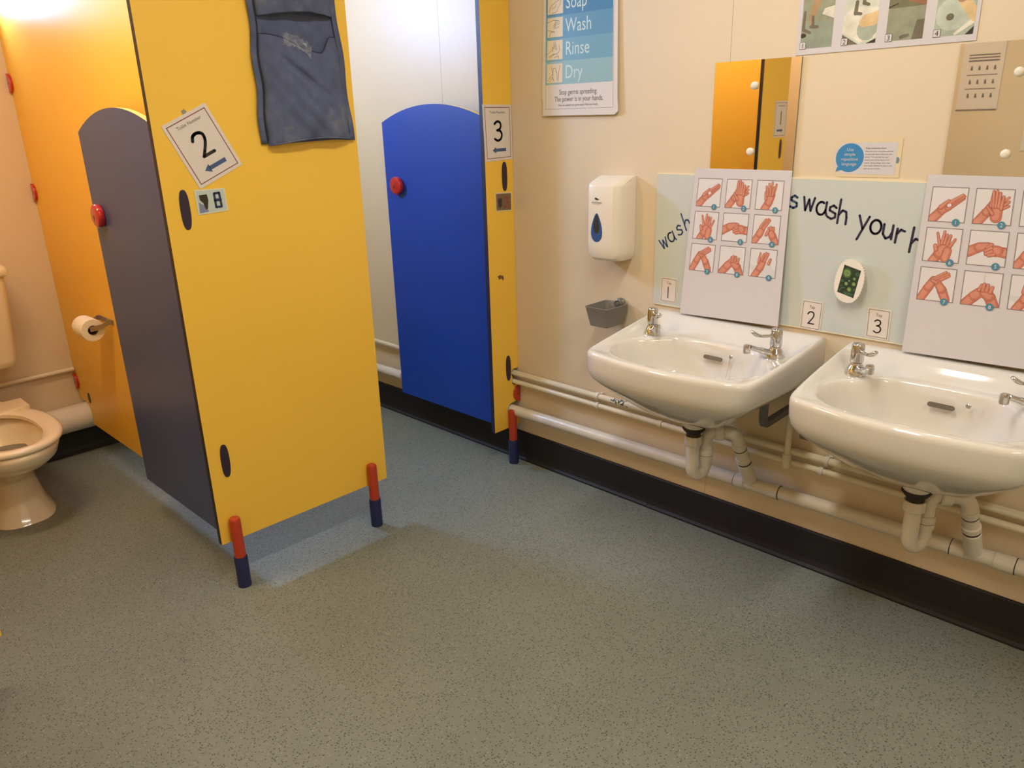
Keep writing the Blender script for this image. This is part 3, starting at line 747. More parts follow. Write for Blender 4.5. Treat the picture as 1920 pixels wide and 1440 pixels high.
def tap(x, y, ang_, L, label):
    base = Vector((x, y, ZR-.0025)); r = empty('basin_tap', base, (0, 0, ang_)); tag(r, label, 'tap')
    b = MB(); b.lathe([(.0250, 0), (.0270, .001), (.0268, .005), (.0245, .012), (.0205, .021), (.0165, .028), (.0150, .032), (.0150, .034)], n=28)
    b.build('base', CHROME, r, smooth=50)
    b = MB(); b.lathe([(.0145, .0345), (.0168, .0355), (.0166, .060), (.0155, .080), (.0138, .0845), (.009, .0862), (.002, .0868)], n=36, flute=.05)
    b.build('head', CHROME, r, smooth=50)
    b = MB(); b.tube(bez([(.008, 0, .014), (.03, 0, .020), (.06, 0, .030), (L-.008, 0, .038)], 4), [.014]*3+[.012]*4+[.0095]*6, 14, sx=.75)
    o = b.build('spout', CHROME, r, smooth=50)
    b = MB(); b.lathe([(.0085, .020), (.0105, .022), (.0108, .038), (.0100, .0435), (.006, .046)], (L, 0, 0), 8); b.build('nozzle', CHROME, o, smooth=30)
    b = MB(); rings = []
    P = bez([(.012, 0, .066), (.035, 0, .066), (.052, 0, .068), (.066, 0, .074), (.078, 0, .084)], 4); n = len(P)
    for i, p_ in enumerate(P):
        t = i/(n-1); wd = .0052-.0012*math.sin(PI*min(1, t*1.6))+(.0055*math.sin(PI*min(1, max(0, (t-.45)/.6)))); th = .0048-.0012*t+(.002*math.sin(PI*max(0, (t-.5)/.5)))
        if i == n-1: wd *= .6
        tg = (P[min(i+1, n-1)]-P[max(i-1, 0)]).normalized(); nn = Vector((0, 1, 0)).cross(tg)
        rings.append([p_+Vector((0, wd*math.cos(2*PI*k/12), 0))+nn*th*math.sin(2*PI*k/12) for k in range(12)])
    b.loft(rings); b.build('lever', CHROME, r, smooth=60)
    return r
BMESH = None
def basin(cx, label, scuffs):
    global BMESH
    base = Vector((cx, 0, 0))
    r = empty('washbasin', base); tag(r, label, 'washbasin')
    if BMESH is None:
        o = basin_mesh().build('bowl', CERAM, r, smooth=75); BMESH = o.data
    else:
        o = bpy.data.objects.new('bowl', BMESH); COL.objects.link(o); o.parent = r
    # overflow slot set in the back slope of the bowl
    b = MB(); nrm = Vector((0, -.90, .43)).normalized(); up = Vector((0, .43, .90)).normalized(); c = Vector((.002, -.1325, .655))
    b.prism(stadium(0, 0, .0120, .062), lambda a, d, t: c+Vector((1, 0, 0))*d+up*a+nrm*t, -.004, .0012)
    b.build('overflow_slot', SLOT, r)
    # outlet at the bottom of the bowl
    b = MB(); b.lathe([(.030, .5435), (.031, .546), (.024, .546), (.019, .5435)], (0, -.228, 0), 24); b.build('plug_hole', CHROME, r, smooth=40)
    b = MB(); c2 = Vector((.062, -.131, .669)); b.lathe([(.006, 0), (.0065, .002), (.0045, .004)], (0, 0, 0), 14, 'y'); b.v = [v+c2 for v in b.v]
    st = b.build('chain_stay', CHROME, r, smooth=40)
    if scuffs == 0:
        ch = MB(); pts = [(.062, -.1375, .664), (.0622, -.141, .652), (.062, -.147, .630), (.061, -.156, .606), (.060, -.170, .588)]
        pp = bez(pts, 6)
        for p_ in pp: ch.lathe([(.0004, -.0014), (.0016, -.0006), (.0016, .0006), (.0004, .0014)], p_, 8)
        ch.build('plug_chain', STEEL, r, smooth=60)
    # marks on the glaze
    if scuffs:
        m = mat('pinkish_scuff', (188, 164, 150), .4); b = MB()
        rnd = random.Random(2)
        for i, (u, z, ln) in enumerate(((-.225, .642, .030), (-.19, .620, .020), (-.10, .640, .03), (-.09, .632, .05), (-.05, .645, .035), (-.02, .628, .05), (.02, .640, .03), (.05, .626, .03))):
            pass
    return r
basin(.952, 'white washbasin nearest the soap dispenser, with the plug chain', 0)
basin(1.588, 'white washbasin at the right picture edge, cut off by the frame', 1)
A = math.radians
tap(.738, -.138, A(-42), .062, 'chrome lever tap at left end of first washbasin')
tap(1.150, -.132, A(-124), .088, 'chrome lever tap at right end of first washbasin, long spout')
tap(1.378, -.138, A(-38), .062, 'chrome lever tap at left end of the right-hand washbasin')
tap(1.790, -.134, A(-130), .088, 'chrome lever tap at right picture edge, only its tip in view')
def waste_trap(cx, label):
    base = Vector((cx, -.215, .40)); r = empty('waste_trap', base); tag(r, label, 'waste trap'); X = cx; Y = -.215
    b = MB(); b.lathe([(.030, .484), (.034, .478), (.034, .462), (.030, .456)], (X, Y, 0), 24); b.build('outlet_collar', CERAM, r, smooth=40, base=base)
    b = MB(); b.lathe([(.033, .4565), (.035, .452), (.028, .443), (.022, .438)], (X, Y, 0), 24); b.build('rubber_washer', RUBBER, r, smooth=40, base=base)
    b = MB(); b.lathe([(.0215, .440), (.0215, .420)], (X, Y, 0), 24); b.build('tailpiece', BRASS, r, smooth=40, base=base)
    b = MB(); b.lathe([(.0255, .428), (.0265, .426), (.0265, .402), (.0245, .399)], (X, Y, 0), 20, flute=.045); b.build('nut', PVC, r, smooth=30, base=base)
    x2, y2 = X+.020, Y+.041
    p_ = [(X, Y, .402), (X, Y, .36), (X, Y, .325)]
    for i in range(1, 10):
        a = PI*i/10; p_.append((X+(x2-X)*(1-math.cos(a))/2, Y+(y2-Y)*(1-math.cos(a))/2, .325-.031*math.sin(a)))
    p_ += [(x2, y2, .325), (x2, y2, .37), (x2, y2, .405)]
    p_ += [(x2+.004, y2+.003, .424), (x2+.016, y2+.012, .434), (x2+.034, y2+.022, .434)]
    b = MB(); b.tube(p_, .0195, 22); b.build('u_bend', PVC, r, smooth=60, base=base)
    b = MB(); b.lathe([(.0215, .358), (.0235, .360), (.0235, .376), (.0215, .378)], (x2, y2, 0), 22); b.lathe([(.0225, .344), (.0225, .357)], (x2, y2, 0), 22); b.build('bend_collar', PVC, r, smooth=30, base=base)
    n0 = Vector((x2+.020, y2+.014, .434)); d = Vector((.85, .52, 0)).normalized()
    b = MB(); b.tube([n0, n0+d*.004, n0+d*.024, n0+d*.027], [.0235, .0262, .0262, .0240], 16); b.build('union_nut', PVC, r, smooth=25, base=base)
    q = n0+d*.027
    P3 = q+d*.047+Vector((0, 0, -.040)); end = Vector((X+.112, -.050, .252)); ax = (end-P3)
    e = bez([q, q+d*.014, q+d*.030+Vector((0, 0, -.005)), q+d*.042+Vector((0, 0, -.018)), P3], 5)+[P3+ax*.25, P3+ax*.5]
    b = MB(); b.tube(e, .0195, 22); b.build('elbow_pipe', PVC, r, smooth=60, base=base)
    def cuff(f0, f1, rad, nm):
        a, c = P3+ax*f0, P3+ax*f1; t = ax.normalized()
        b = MB(); b.tube([a, a+t*.002, c-t*.002, c], [rad-.002, rad, rad, rad-.002], 22); b.build(nm, PVC, r, smooth=35, base=base)
    cuff(-.05, .08, .0215, 'socket_ring'); cuff(.32, .44, .0232, 'socket_ring'); cuff(.50, .98, .0225, 'tee_branch')
    for f_ in (.10, .47):
        a = P3+ax*f_; t = ax.normalized(); b = MB(); b.tube([a-t*.001, a+t*.001], [.0206+.001*(f_ > .2), .0206+.001*(f_ > .2)], 22); b.build('seal', RUBBER, r, base=base)
waste_trap(.952, 'white plastic waste trap with bend under the first washbasin')
waste_trap(1.588, 'white plastic waste trap with bend under the right-hand washbasin')
def basin_bracket(x, yt, zb, label):
    base = Vector((x, -.05, .54)); b = MB()
    P = bez([(x, -.001, zb+.004), (x, yt*.5, zb+.002), (x, yt+.022, zb), (x, yt+.006, zb+.006), (x, yt, zb+.024), (x, yt, zb+.050), (x, yt, zb+.078)], 4); rings = []
    for i, p_ in enumerate(P):
        t = (P[min(i+1, len(P)-1)]-P[max(i-1, 0)]).normalized(); n = t.cross(Vector((1, 0, 0)))
        rings.append([p_+Vector((sx*.009, 0, 0))+n*sy*.0085 for sx, sy in ((1, 1), (-1, 1), (-1, -1), (1, -1))])
    b.loft(rings)
    o = b.build('basin_bracket', IRON, base=base, smooth=40); o.location = base; tag(o, label, 'bracket')
basin_bracket(1.188, -.250, .534, 'dark grey steel bracket under right side of first washbasin')
basin_bracket(.712, -.330, .568, 'dark grey steel bracket under left side of first washbasin')
basin_bracket(1.345, -.345, .571, 'dark grey steel bracket under left side of the right-hand washbasin')

# ------------------------------------------------------------------ splashback, mirrors
def W3(x, z, y=-.0015): return (x, y, z)
def rectflat(name, x0, x1, z0, z1, y, m, thick): return Flat(name, (x0, y, z0), (x1, y, z0), (x1, y, z1), (x0, y, z1), thick, m)
sp_ = []
sf = rectflat('splashback_panel', .648, 2.02, .759, 1.1755, -.006, GLASSB, .0055); tag(sf.root, 'long pale green splashback behind both washbasins, with the wash lettering', 'splashback')
trimm = mat('cream_sealant', (236, 222, 186), .5)
b = MB(); b.box(.648, 2.02, -.0062, -.0004, 1.1755, 1.179); b.box(.648, 2.02, -.0062, -.0004, .756, .759)
o = struct(b.build('trim_1', trimm))
NAVYINK = mat('navy_lettering', (40, 38, 62), .5); BLUEINK = mat('blue_lettering', (58, 84, 124), .5)
def letter(f, ch, x, z, rot, m, sc=.036, wd=.0052):
    adv = {'w': 1.0, 'a': .95, 's': .75, 'h': .75, 'y': .85, 'o': .9, 'u': .8, 'r': .6, 'n': .75}[ch]*sc*.86
    cx, cz = x-.648, z-.759
    a = cx-adv/2*math.cos(rot)+sc/2*math.sin(rot); c = cz-adv/2*math.sin(rot)-sc/2*math.cos(rot)
    return place(GL[ch], a, c, sc*.86, sc, rot)
def word(name, items, m, wd=.0052, sc=.036):
    L = []
    for ch, x, z, r_ in items: L += letter(sf, ch, x, z, r_, m, sc)
    # all lettering sits on the one continuous run of splashback
    L1 = [l for l in L if True]
    sf.strokes(name, L1, wd, m, .0004)
word('lettering', [('w', .682, .960, A(30)), ('a', .709, .983, A(28)), ('s', .737, 1.006, A(26)), ('h', .766, 1.026, A(24))], BLUEINK, .0050, .031)
word('lettering', [('s', 1.106, 1.113, A(0))], BLUEINK, .0066, .034)
word('lettering', [('w', 1.150, 1.109, A(-3)), ('a', 1.188, 1.100, A(-3)), ('s', 1.217, 1.091, A(-4)), ('h', 1.247, 1.080, A(-4))], NAVYINK, .0062)
word('lettering', [('y', 1.304, 1.068, A(-4)), ('o', 1.337, 1.060, A(-4)), ('u', 1.369, 1.050, A(-4)), ('r', 1.400, 1.041, A(-4))], NAVYINK, .0062)
word('lettering', [('h', 1.440, 1.020, A(-4)), ('a', 1.472, 1.010, A(-4))], NAVYINK, .0062)
MIR = bpy.data.materials.new('mirror_silver'); MIR.use_nodes = True; p = MIR.node_tree.nodes['Principled BSDF']
p.inputs['Base Color'].default_value = (.88, .86, .80, 1); p.inputs['Metallic'].default_value = 1; p.inputs['Roughness'].default_value = .015
MEDGE = mat('mirror_edge', (120, 112, 92), .3)
def mirror(x0, x1, z0, z1, sx, label):
    base = Vector(((x0+x1)/2, -.003, (z0+z1)/2)); b = MB(); b.prism([(x0, z0), (x1, z0), (x1, z1), (x0, z1)], lambda a, c, t: (a, t, c), -.0005, -.006, 1, 1)
    b.m[1] = 0; b.m[0] = 0
    o = b.build('wall_mirror', [MIR, MEDGE], base=base); o.location = base; tag(o, label, 'mirror')
    for z in (1.247, 1.424):
        k = MB(); k.lathe([(.0085, 0), (.0108, .001), (.0105, .005), (.008, .0085), (.004, .010)], (sx, -.0062, z), 22, 'y'); k.build('screw_cap', mat('white_cap', (238, 226, 204), .25), o, base=base, smooth=50)
mirror(.835, 1.094, 1.181, 1.491, .963, 'frameless wall mirror above first washbasin, reflecting the yellow cubicle')
mirror(1.478, 1.738, 1.181, 1.491, 1.607, 'frameless wall mirror at right edge, reflecting a wall notice')

# ------------------------------------------------------------------ hand-washing picture posters
SK1 = mat('skin_print', (198, 118, 94), .45, var=.10, vscale=60); SK2 = mat('skin_print_dark', (152, 78, 64), .45); SK3 = mat('skin_print_light', (212, 142, 116), .45, var=.08, vscale=60)
TEAL = mat('teal_print', (74, 134, 154), .4); TOWEL = mat('towel_print', (214, 208, 204), .45); WPIC = mat('picture_white', (224, 216, 212), .4)
FR = mat('picture_frame_ink', (110, 92, 92), .45); SHAD = mat('soft_grey_print', (186, 174, 172), .45)
HANDS = {
 1: [(0.05, 0, .14, .34, .34, .13, 0), (.34, .34, .13, .52, .46, .12, 0), (.50, .40, .08, .92, .70, .035, 0), (.50, .47, .06, .93, .76, .035, 0), (.48, .52, .06, .88, .80, .035, 0), (.30, .42, .07, .50, .62, .04, 0), (.52, .48, .05, .54, .49, .05, 2)],
 2: [(.10, 0, .13, .34, .34, .13, 0), (.34, .34, .12, .48, .60, .10, 0), (.60, .50, .05, .88, .78, .03, 0), (.62, .44, .05, .90, .66, .03, 0), (.60, .38, .05, .90, .54, .03, 0), (.44, .52, .05, .46, .95, .03, 0), (.60, .20, .15, .60, .42, .15, 0), (.50, .5, .045, .46, .92, .033, 0), (.57, .5, .045, .55, .96, .033, 0), (.64, .5, .045, .64, .90, .033, 0), (.71, .46, .045, .74, .80, .033, 0), (.50, .30, .05, .34, .50, .035, 0)],
 3: [(.35, -.02, .15, .50, .26, .14, 0), (.50, .26, .15, .55, .50, .17, 0), (.40, .55, .045, .36, .80, .032, 0), (.48, .56, .045, .46, .90, .032, 0), (.56, .56, .045, .58, .95, .032, 0), (.66, .54, .045, .74, .88, .032, 0), (.44, .50, .04, .42, .72, .03, 0), (.53, .50, .04, .52, .80, .03, 0), (.62, .50, .04, .66, .78, .03, 0), (.38, .36, .05, .35, .60, .035, 0)],
 6: [(.28, 0, .13, .45, .26, .14, 0), (.45, .26, .17, .58, .48, .15, 0), (.42, .52, .045, .32, .86, .03, 0), (.48, .55, .045, .52, .92, .03, 0), (.56, .55, .045, .60, .82, .035, 0), (.64, .52, .045, .70, .80, .035, 0), (.70, .44, .045, .84, .70, .03, 0), (.34, .36, .06, .30, .48, .05, 0), (.62, .10, .12, .66, .34, .12, 0)],
 5: [(-.02, .36, .15, .28, .52, .14, 0), (.28, .52, .14, .50, .58, .10, 0), (1.02, .40, .15, .76, .44, .14, 0), (.76, .44, .16, .58, .46, .14, 0), (.50, .52, .05, .60, .62, .05, 0), (.46, .42, .05, .60, .52, .05, 0), (.48, .34, .05, .62, .42, .05, 0), (.56, .30, .045, .70, .34, .045, 0)],
 4: [(.05, .02, .12, .26, .34, .13, 0), (.26, .34, .14, .36, .56, .11, 0), (.34, .56, .05, .56, .88, .033, 0), (.40, .52, .05, .62, .84, .033, 0), (.28, .58, .05, .46, .86, .033, 0), (.90, .06, .12, .76, .30, .14, 0), (.76, .30, .14, .70, .42, .11, 0), (.62, .48, .045, .60, .56, .04, 0), (.70, .52, .045, .68, .60, .04, 0), (.78, .50, .045, .78, .58, .04, 0), (.52, .32, .05, .60, .48, .05, 0)],
 7: [(.08, 0, .12, .28, .40, .13, 0), (.28, .40, .13, .40, .64, .11, 0), (.38, .66, .05, .72, .90, .035, 0), (.44, .62, .05, .80, .86, .035, 0), (.48, .58, .05, .82, .80, .035, 0), (.80, .06, .12, .66, .36, .13, 0), (.66, .36, .12, .52, .56, .10, 0), (.50, .56, .05, .36, .62, .04, 0)],
 8: [(.10, 0, .14, .34, .28, .15, 0), (.86, .02, .14, .74, .28, .15, 0), (.34, .28, .15, .46, .40, .14, 0), (.72, .30, .15, .60, .40, .14, 0), (.44, .46, .05, .50, .62, .04, 0), (.54, .46, .05, .56, .66, .04, 0), (.64, .46, .05, .66, .64, .04, 0), (.74, .42, .05, .78, .58, .04, 0), (.54, .70, .008, .54, .98, .008, 3)],
 9: [(.06, .34, .08, .86, .06, .26, 3), (.70, .34, .16, .80, .12, .20, 3), (.20, 0, .12, .40, .32, .13, 0), (.40, .32, .14, .50, .56, .12, 0), (.34, .52, .05, .38, .86, .03, 0), (.50, .60, .05, .60, .88, .035, 0), (.56, .58, .05, .68, .86, .035, 0), (.46, .62, .05, .52, .84, .035, 0), (.72, .50, .05, .78, .66, .04, 0)],
}
def capsule(x0, y0, r0, x1, y1, r1, n=7):
    a = math.atan2(y1-y0, x1-x0)
    return [(x0+r0*math.cos(a+PI/2+PI*i/n), y0+r0*math.sin(a+PI/2+PI*i/n)) for i in range(n+1)]+[(x1+r1*math.cos(a-PI/2+PI*i/n), y1+r1*math.sin(a-PI/2+PI*i/n)) for i in range(n+1)]
def clip_unit(poly):
    for ax, lim, s_ in ((0, 0, 1), (0, 1, -1), (1, 0, 1), (1, 1, -1)):
        out = []
        for i in range(len(poly)):
            p_, q = poly[i], poly[(i+1) % len(poly)]; a, b_ = s_*(p_[ax]-lim), s_*(q[ax]-lim)
            if a >= 0: out.append(p_)
            if (a >= 0) != (b_ >= 0):
                t = a/(a-b_); out.append((p_[0]+(q[0]-p_[0])*t, p_[1]+(q[1]-p_[1])*t))
        poly = out
        if len(poly) < 3: return []
    return poly
def hand_poster(corners, cols, label):
    f = Flat('handwash_poster', *corners, .0012, PAPERW)
    S = .0785; k = f.W/.312
    order = [1, 2, 3, 6, 5, 4, 7, 8, 9]
    for i, num in enumerate(order):
        c, rw = i % 3, i//3
        a0 = (.0165+c*.0975)*k; b0 = f.H-.111-rw*.0985; s_ = S*k
        items = [([(a0-.0026, b0-.0026), (a0+s_+.0026, b0-.0026), (a0+s_+.0026, b0+s_+.0026), (a0-.0026, b0+s_+.0026)], 5, -.00005),
                 ([(a0-.0013, b0-.0013), (a0+s_+.0013, b0-.0013), (a0+s_+.0013, b0+s_+.0013), (a0-.0013, b0+s_+.0013)], 4, 0),
                 ([(a0, b0), (a0+s_, b0), (a0+s_, b0+s_), (a0, b0+s_)], 0, .00005)]
        e = .0001
        for x0, y0, r0, x1, y1, r1, kk in HANDS[num]:
            if kk == 0:
                p1 = clip_unit(capsule(x0, y0, r0+.009, x1, y1, r1+.009)); p2 = clip_unit(capsule(x0, y0, r0, x1, y1, r1)); p3 = clip_unit(capsule(x0-.01, y0+.01, r0*.6, x1-.005, y1+.005, r1*.6))
                for p_, mi in ((p1, 2), (p2, 1), (p3, 3)):
                    if p_: items.append(([(a0+x*s_, b0+y*s_) for x, y in p_], mi, e)); e += .00003
            else:
                p_ = clip_unit(capsule(x0, y0, r0, x1, y1, r1))
                items.append(([(a0+x*s_, b0+y*s_) for x, y in p_], 0 if kk == 2 else 6, e)); e += .00003
        pic = f.polys('hand_picture', items, [WPIC, SK1, SK2, SK3, FR, SHAD, TOWEL], .0003)
        dx, dy = a0+s_*.78, b0-.001
        f.polys('number_disc', [([(dx+.0088*math.cos(2*PI*q/24), dy+.0088*math.sin(2*PI*q/24)) for q in range(24)], 0, 0)], TEAL, .0018, parent=pic)
        f.text('numeral', str(num), dx, dy-.0045, .013, WPIC, .0020, align='CENTER', parent=pic)
    tag(f.root, label, 'poster')
hand_poster(((.770, -.034, .747), (1.104, -.034, .757), (1.095, -.0075, 1.197), (.787, -.0075, 1.197)), 3, 'white nine-picture handwashing poster leaning behind the first washbasin')
hand_poster(((1.452, -.034, .748), (1.786, -.034, .757), (1.757, -.0075, 1.196), (1.4475, -.0075, 1.197)), 3, 'white nine-picture handwashing poster at the right edge, partly cut off')
# tap number cards
def tap_card(bl, br, tr, tl, digit, label):
    f = Flat('tap_card', bl, br, tr, tl, .0008, PAPER); W_, H_ = f.W, f.H
    f.frame('border', .004, .004, W_-.004, H_-.004, .0011, mat('olive_ink', (74, 76, 52), .5))
    f.text('caption', 'Tap', W_/2, H_*.74, .0115, GREYINK, align='CENTER')
    f.strokes('numeral', place(digit, W_*.34, H_*.20, W_*.52, H_*.42), .0034, INK)
    tag(f.root, label, 'sign')
y = -.0072
def card(x0, x1, z0, z1, sk=0): return (x0, y, z0), (x1, y, z0-.001), (x1+sk, y, z1), (x0+sk, y, z1+.001)
tap_card(*card(.6745, .7375, .768, .850, .002), D1, 'small white card reading Tap 1 beside the left poster')
tap_card(*card(1.157, 1.219, .757, .841, .002), D2, 'small white card reading Tap 2 under the wash lettering')
tap_card(*card(1.344, 1.406, .763, .845, -.001), D3, 'small white card reading Tap 3 left of the right-hand poster')
# oval soap-and-germ card block
def germ_card():
    up = Vector((.016, 0, .100)).normalized(); rt = Vector((up.z, 0, -up.x)); c = Vector((1.2925, -.026, .9135)); nrm = Vector((0, -1, 0))
    n = 120; pts = []
    for i in range(n):
        a = 2*PI*i/n; ca, sa = math.cos(a), math.sin(a); k = 1+.026*math.cos(a*40)
        pts.append((.0385*math.copysign(abs(ca)**.8, ca)*k, .0585*math.copysign(abs(sa)**.9, sa)*k))
    shear = -.10
    F_ = lambda a, b_, t: c+rt*(a)+up*(b_+a*shear)+nrm*t
    base = Vector((1.2925, -.016, .9135)); b = MB(); b.prism(pts, F_, -.0, .003)
    b.prism([(x*.86, z*.9) for x, z in pts], F_, -.0195, 0)
    o = b.build('germ_card', mat('scalloped_white_paper', (240, 230, 214), .6), base=base); o.location = base; tag(o, 'scalloped white oval card with green germ picture on the splashback', 'picture card')
    fl = Flat('x', F_(-.0235, -.0385, .0032), F_(.0235, -.0385, .0032), F_(.0235, .0385, .0032), F_(-.0235, .0385, .0032), root=o)
    dk = mat('dark_green_print', (44, 58, 36), .5); g1 = mat('green_print', (104, 136, 70), .5); g2 = mat('pale_green_print', (134, 166, 96), .5); g3 = mat('teal_green_print', (76, 122, 84), .5)
    it = [([(0, 0), (fl.W, 0), (fl.W, fl.H), (0, fl.H)], 0, 0)]; rnd = random.Random(5)
    cx, cz = .013, .058
    for i in range(30):
        a = 2*PI*i/30; q = stroke_polys([(cx+.006*math.cos(a), cz+.006*math.sin(a)), (cx+.0115*math.cos(a)*(1 if .013+.0115*math.cos(a) > 0 else 1), cz+.0125*math.sin(a))], .0012)
        it += [(p_, 1, .00003) for p_ in q]
    it.append(([(cx+.008*math.cos(2*PI*i/20), cz+.008*math.sin(2*PI*i/20)) for i in range(20)], 2, .00006))
    for gx in range(-2, 3):
        for gz in range(-2, 3):
            if gx*gx+gz*gz < 5: it.append(([(cx+gx*.0026+.0010*math.cos(2*PI*i/8), cz+gz*.0026+.0010*math.sin(2*PI*i/8)) for i in range(8)], 0, .00009))
    for x, z, r_, m_ in ((.036, .050, .004, 1), (.018, .030, .0045, 2), (.030, .018, .0062, 1), (.040, .064, .005, 3), (.038, .036, .0055, 1), (.006, .034, .0035, 3), (.024, .040, .0022, 2), (.043, .022, .003, 3)):
        it.append(([(x+r_*math.cos(2*PI*i/18), z+r_*math.sin(2*PI*i/18)) for i in range(18)], m_, .00004))
        it.append(([(x+r_*.55*math.cos(2*PI*i/14), z+r_*.55*math.sin(2*PI*i/14)) for i in range(14)], 0 if m_ == 3 else 2, .00007))
    for L_ in ([(.004, .006), (.010, .016), (.016, .018)], [(.018, .007), (.042, .008)], [(.018, .003), (.040, .004)], [(.008, .022), (.004, .018)]):
        it += [(p_, 3, .00005) for p_ in stroke_polys(L_, .0022)]
    fl.polys('germ_picture', it, [dk, g1, g2, g3], 0)
germ_card()

# speech-bubble card
def bubble_card():
    x0, x1, z0, z1 = 1.199, 1.376, 1.184, 1.281; yy = -.0014
    lam = Flat('speech_bubble_card', (x0, yy, z0), (x1, yy, z0+.002), (x1, yy, z1), (x0, yy, z1-.002), .0008, mat('laminate_film', (228, 208, 170), .15, coat=.6),
               sheetpoly=[(.02, 0), (.177, 0), (.177, .097), (.02, .097), (.004, .08), (0, .045), (.006, .015)])
    W_, H_ = lam.W, lam.H
    pts = [(.022, .008), (.166, .006), (.166, .087), (.022, .087)]+[(.048+.042*math.cos(math.radians(a)), .048+.043*math.sin(math.radians(a))) for a in range(115, 246, 10)]
    lam.polys('white_card', [(pts, 0, 0)], PAPERW, .0003)
    cb = mat('speech_blue', (58, 134, 184), .4)
    lam.polys('blue_bubble', [([(.048+.0365*math.cos(2*PI*i/40), .049+.0365*math.sin(2*PI*i/40)) for i in range(40)], 0, 0), ([(.018, .026), (.030, .018), (.014, .013)], 0, 0)], cb, .0006)
    for i, t_ in enumerate(('Use', 'simple', 'repetitive', 'language')): lam.text('words', t_, .048, .066-i*.0122, .0115, PAPERW, .0009, align='CENTER')
    lam.text('heading', 'Keep sentences short', .0875, .071, .0058, INK, .0006)
    for i, t_ in enumerate(('Describe your everyday activities', 'As you talk about what you are', "doing: \u201cI'm washing the cup\u201d.", 'Leave your words above and', 'nearly. Saying things more than', 'once helps children to join in and', 'pick up new words.')):
        lam.text('body_text', t_, .0875, .0635-i*.0072, .0052, GREYINK, .0006)
    lam.polys('film_dot', [([(.169+.005*math.cos(2*PI*i/16), .043+.008*math.sin(2*PI*i/16)) for i in range(16)], 0, 0)], mat('grey_teal_print', (120, 140, 140), .4), .0002)
    tag(lam.root, 'laminated card with blue speech bubble between the two mirrors', 'sign')
bubble_card()

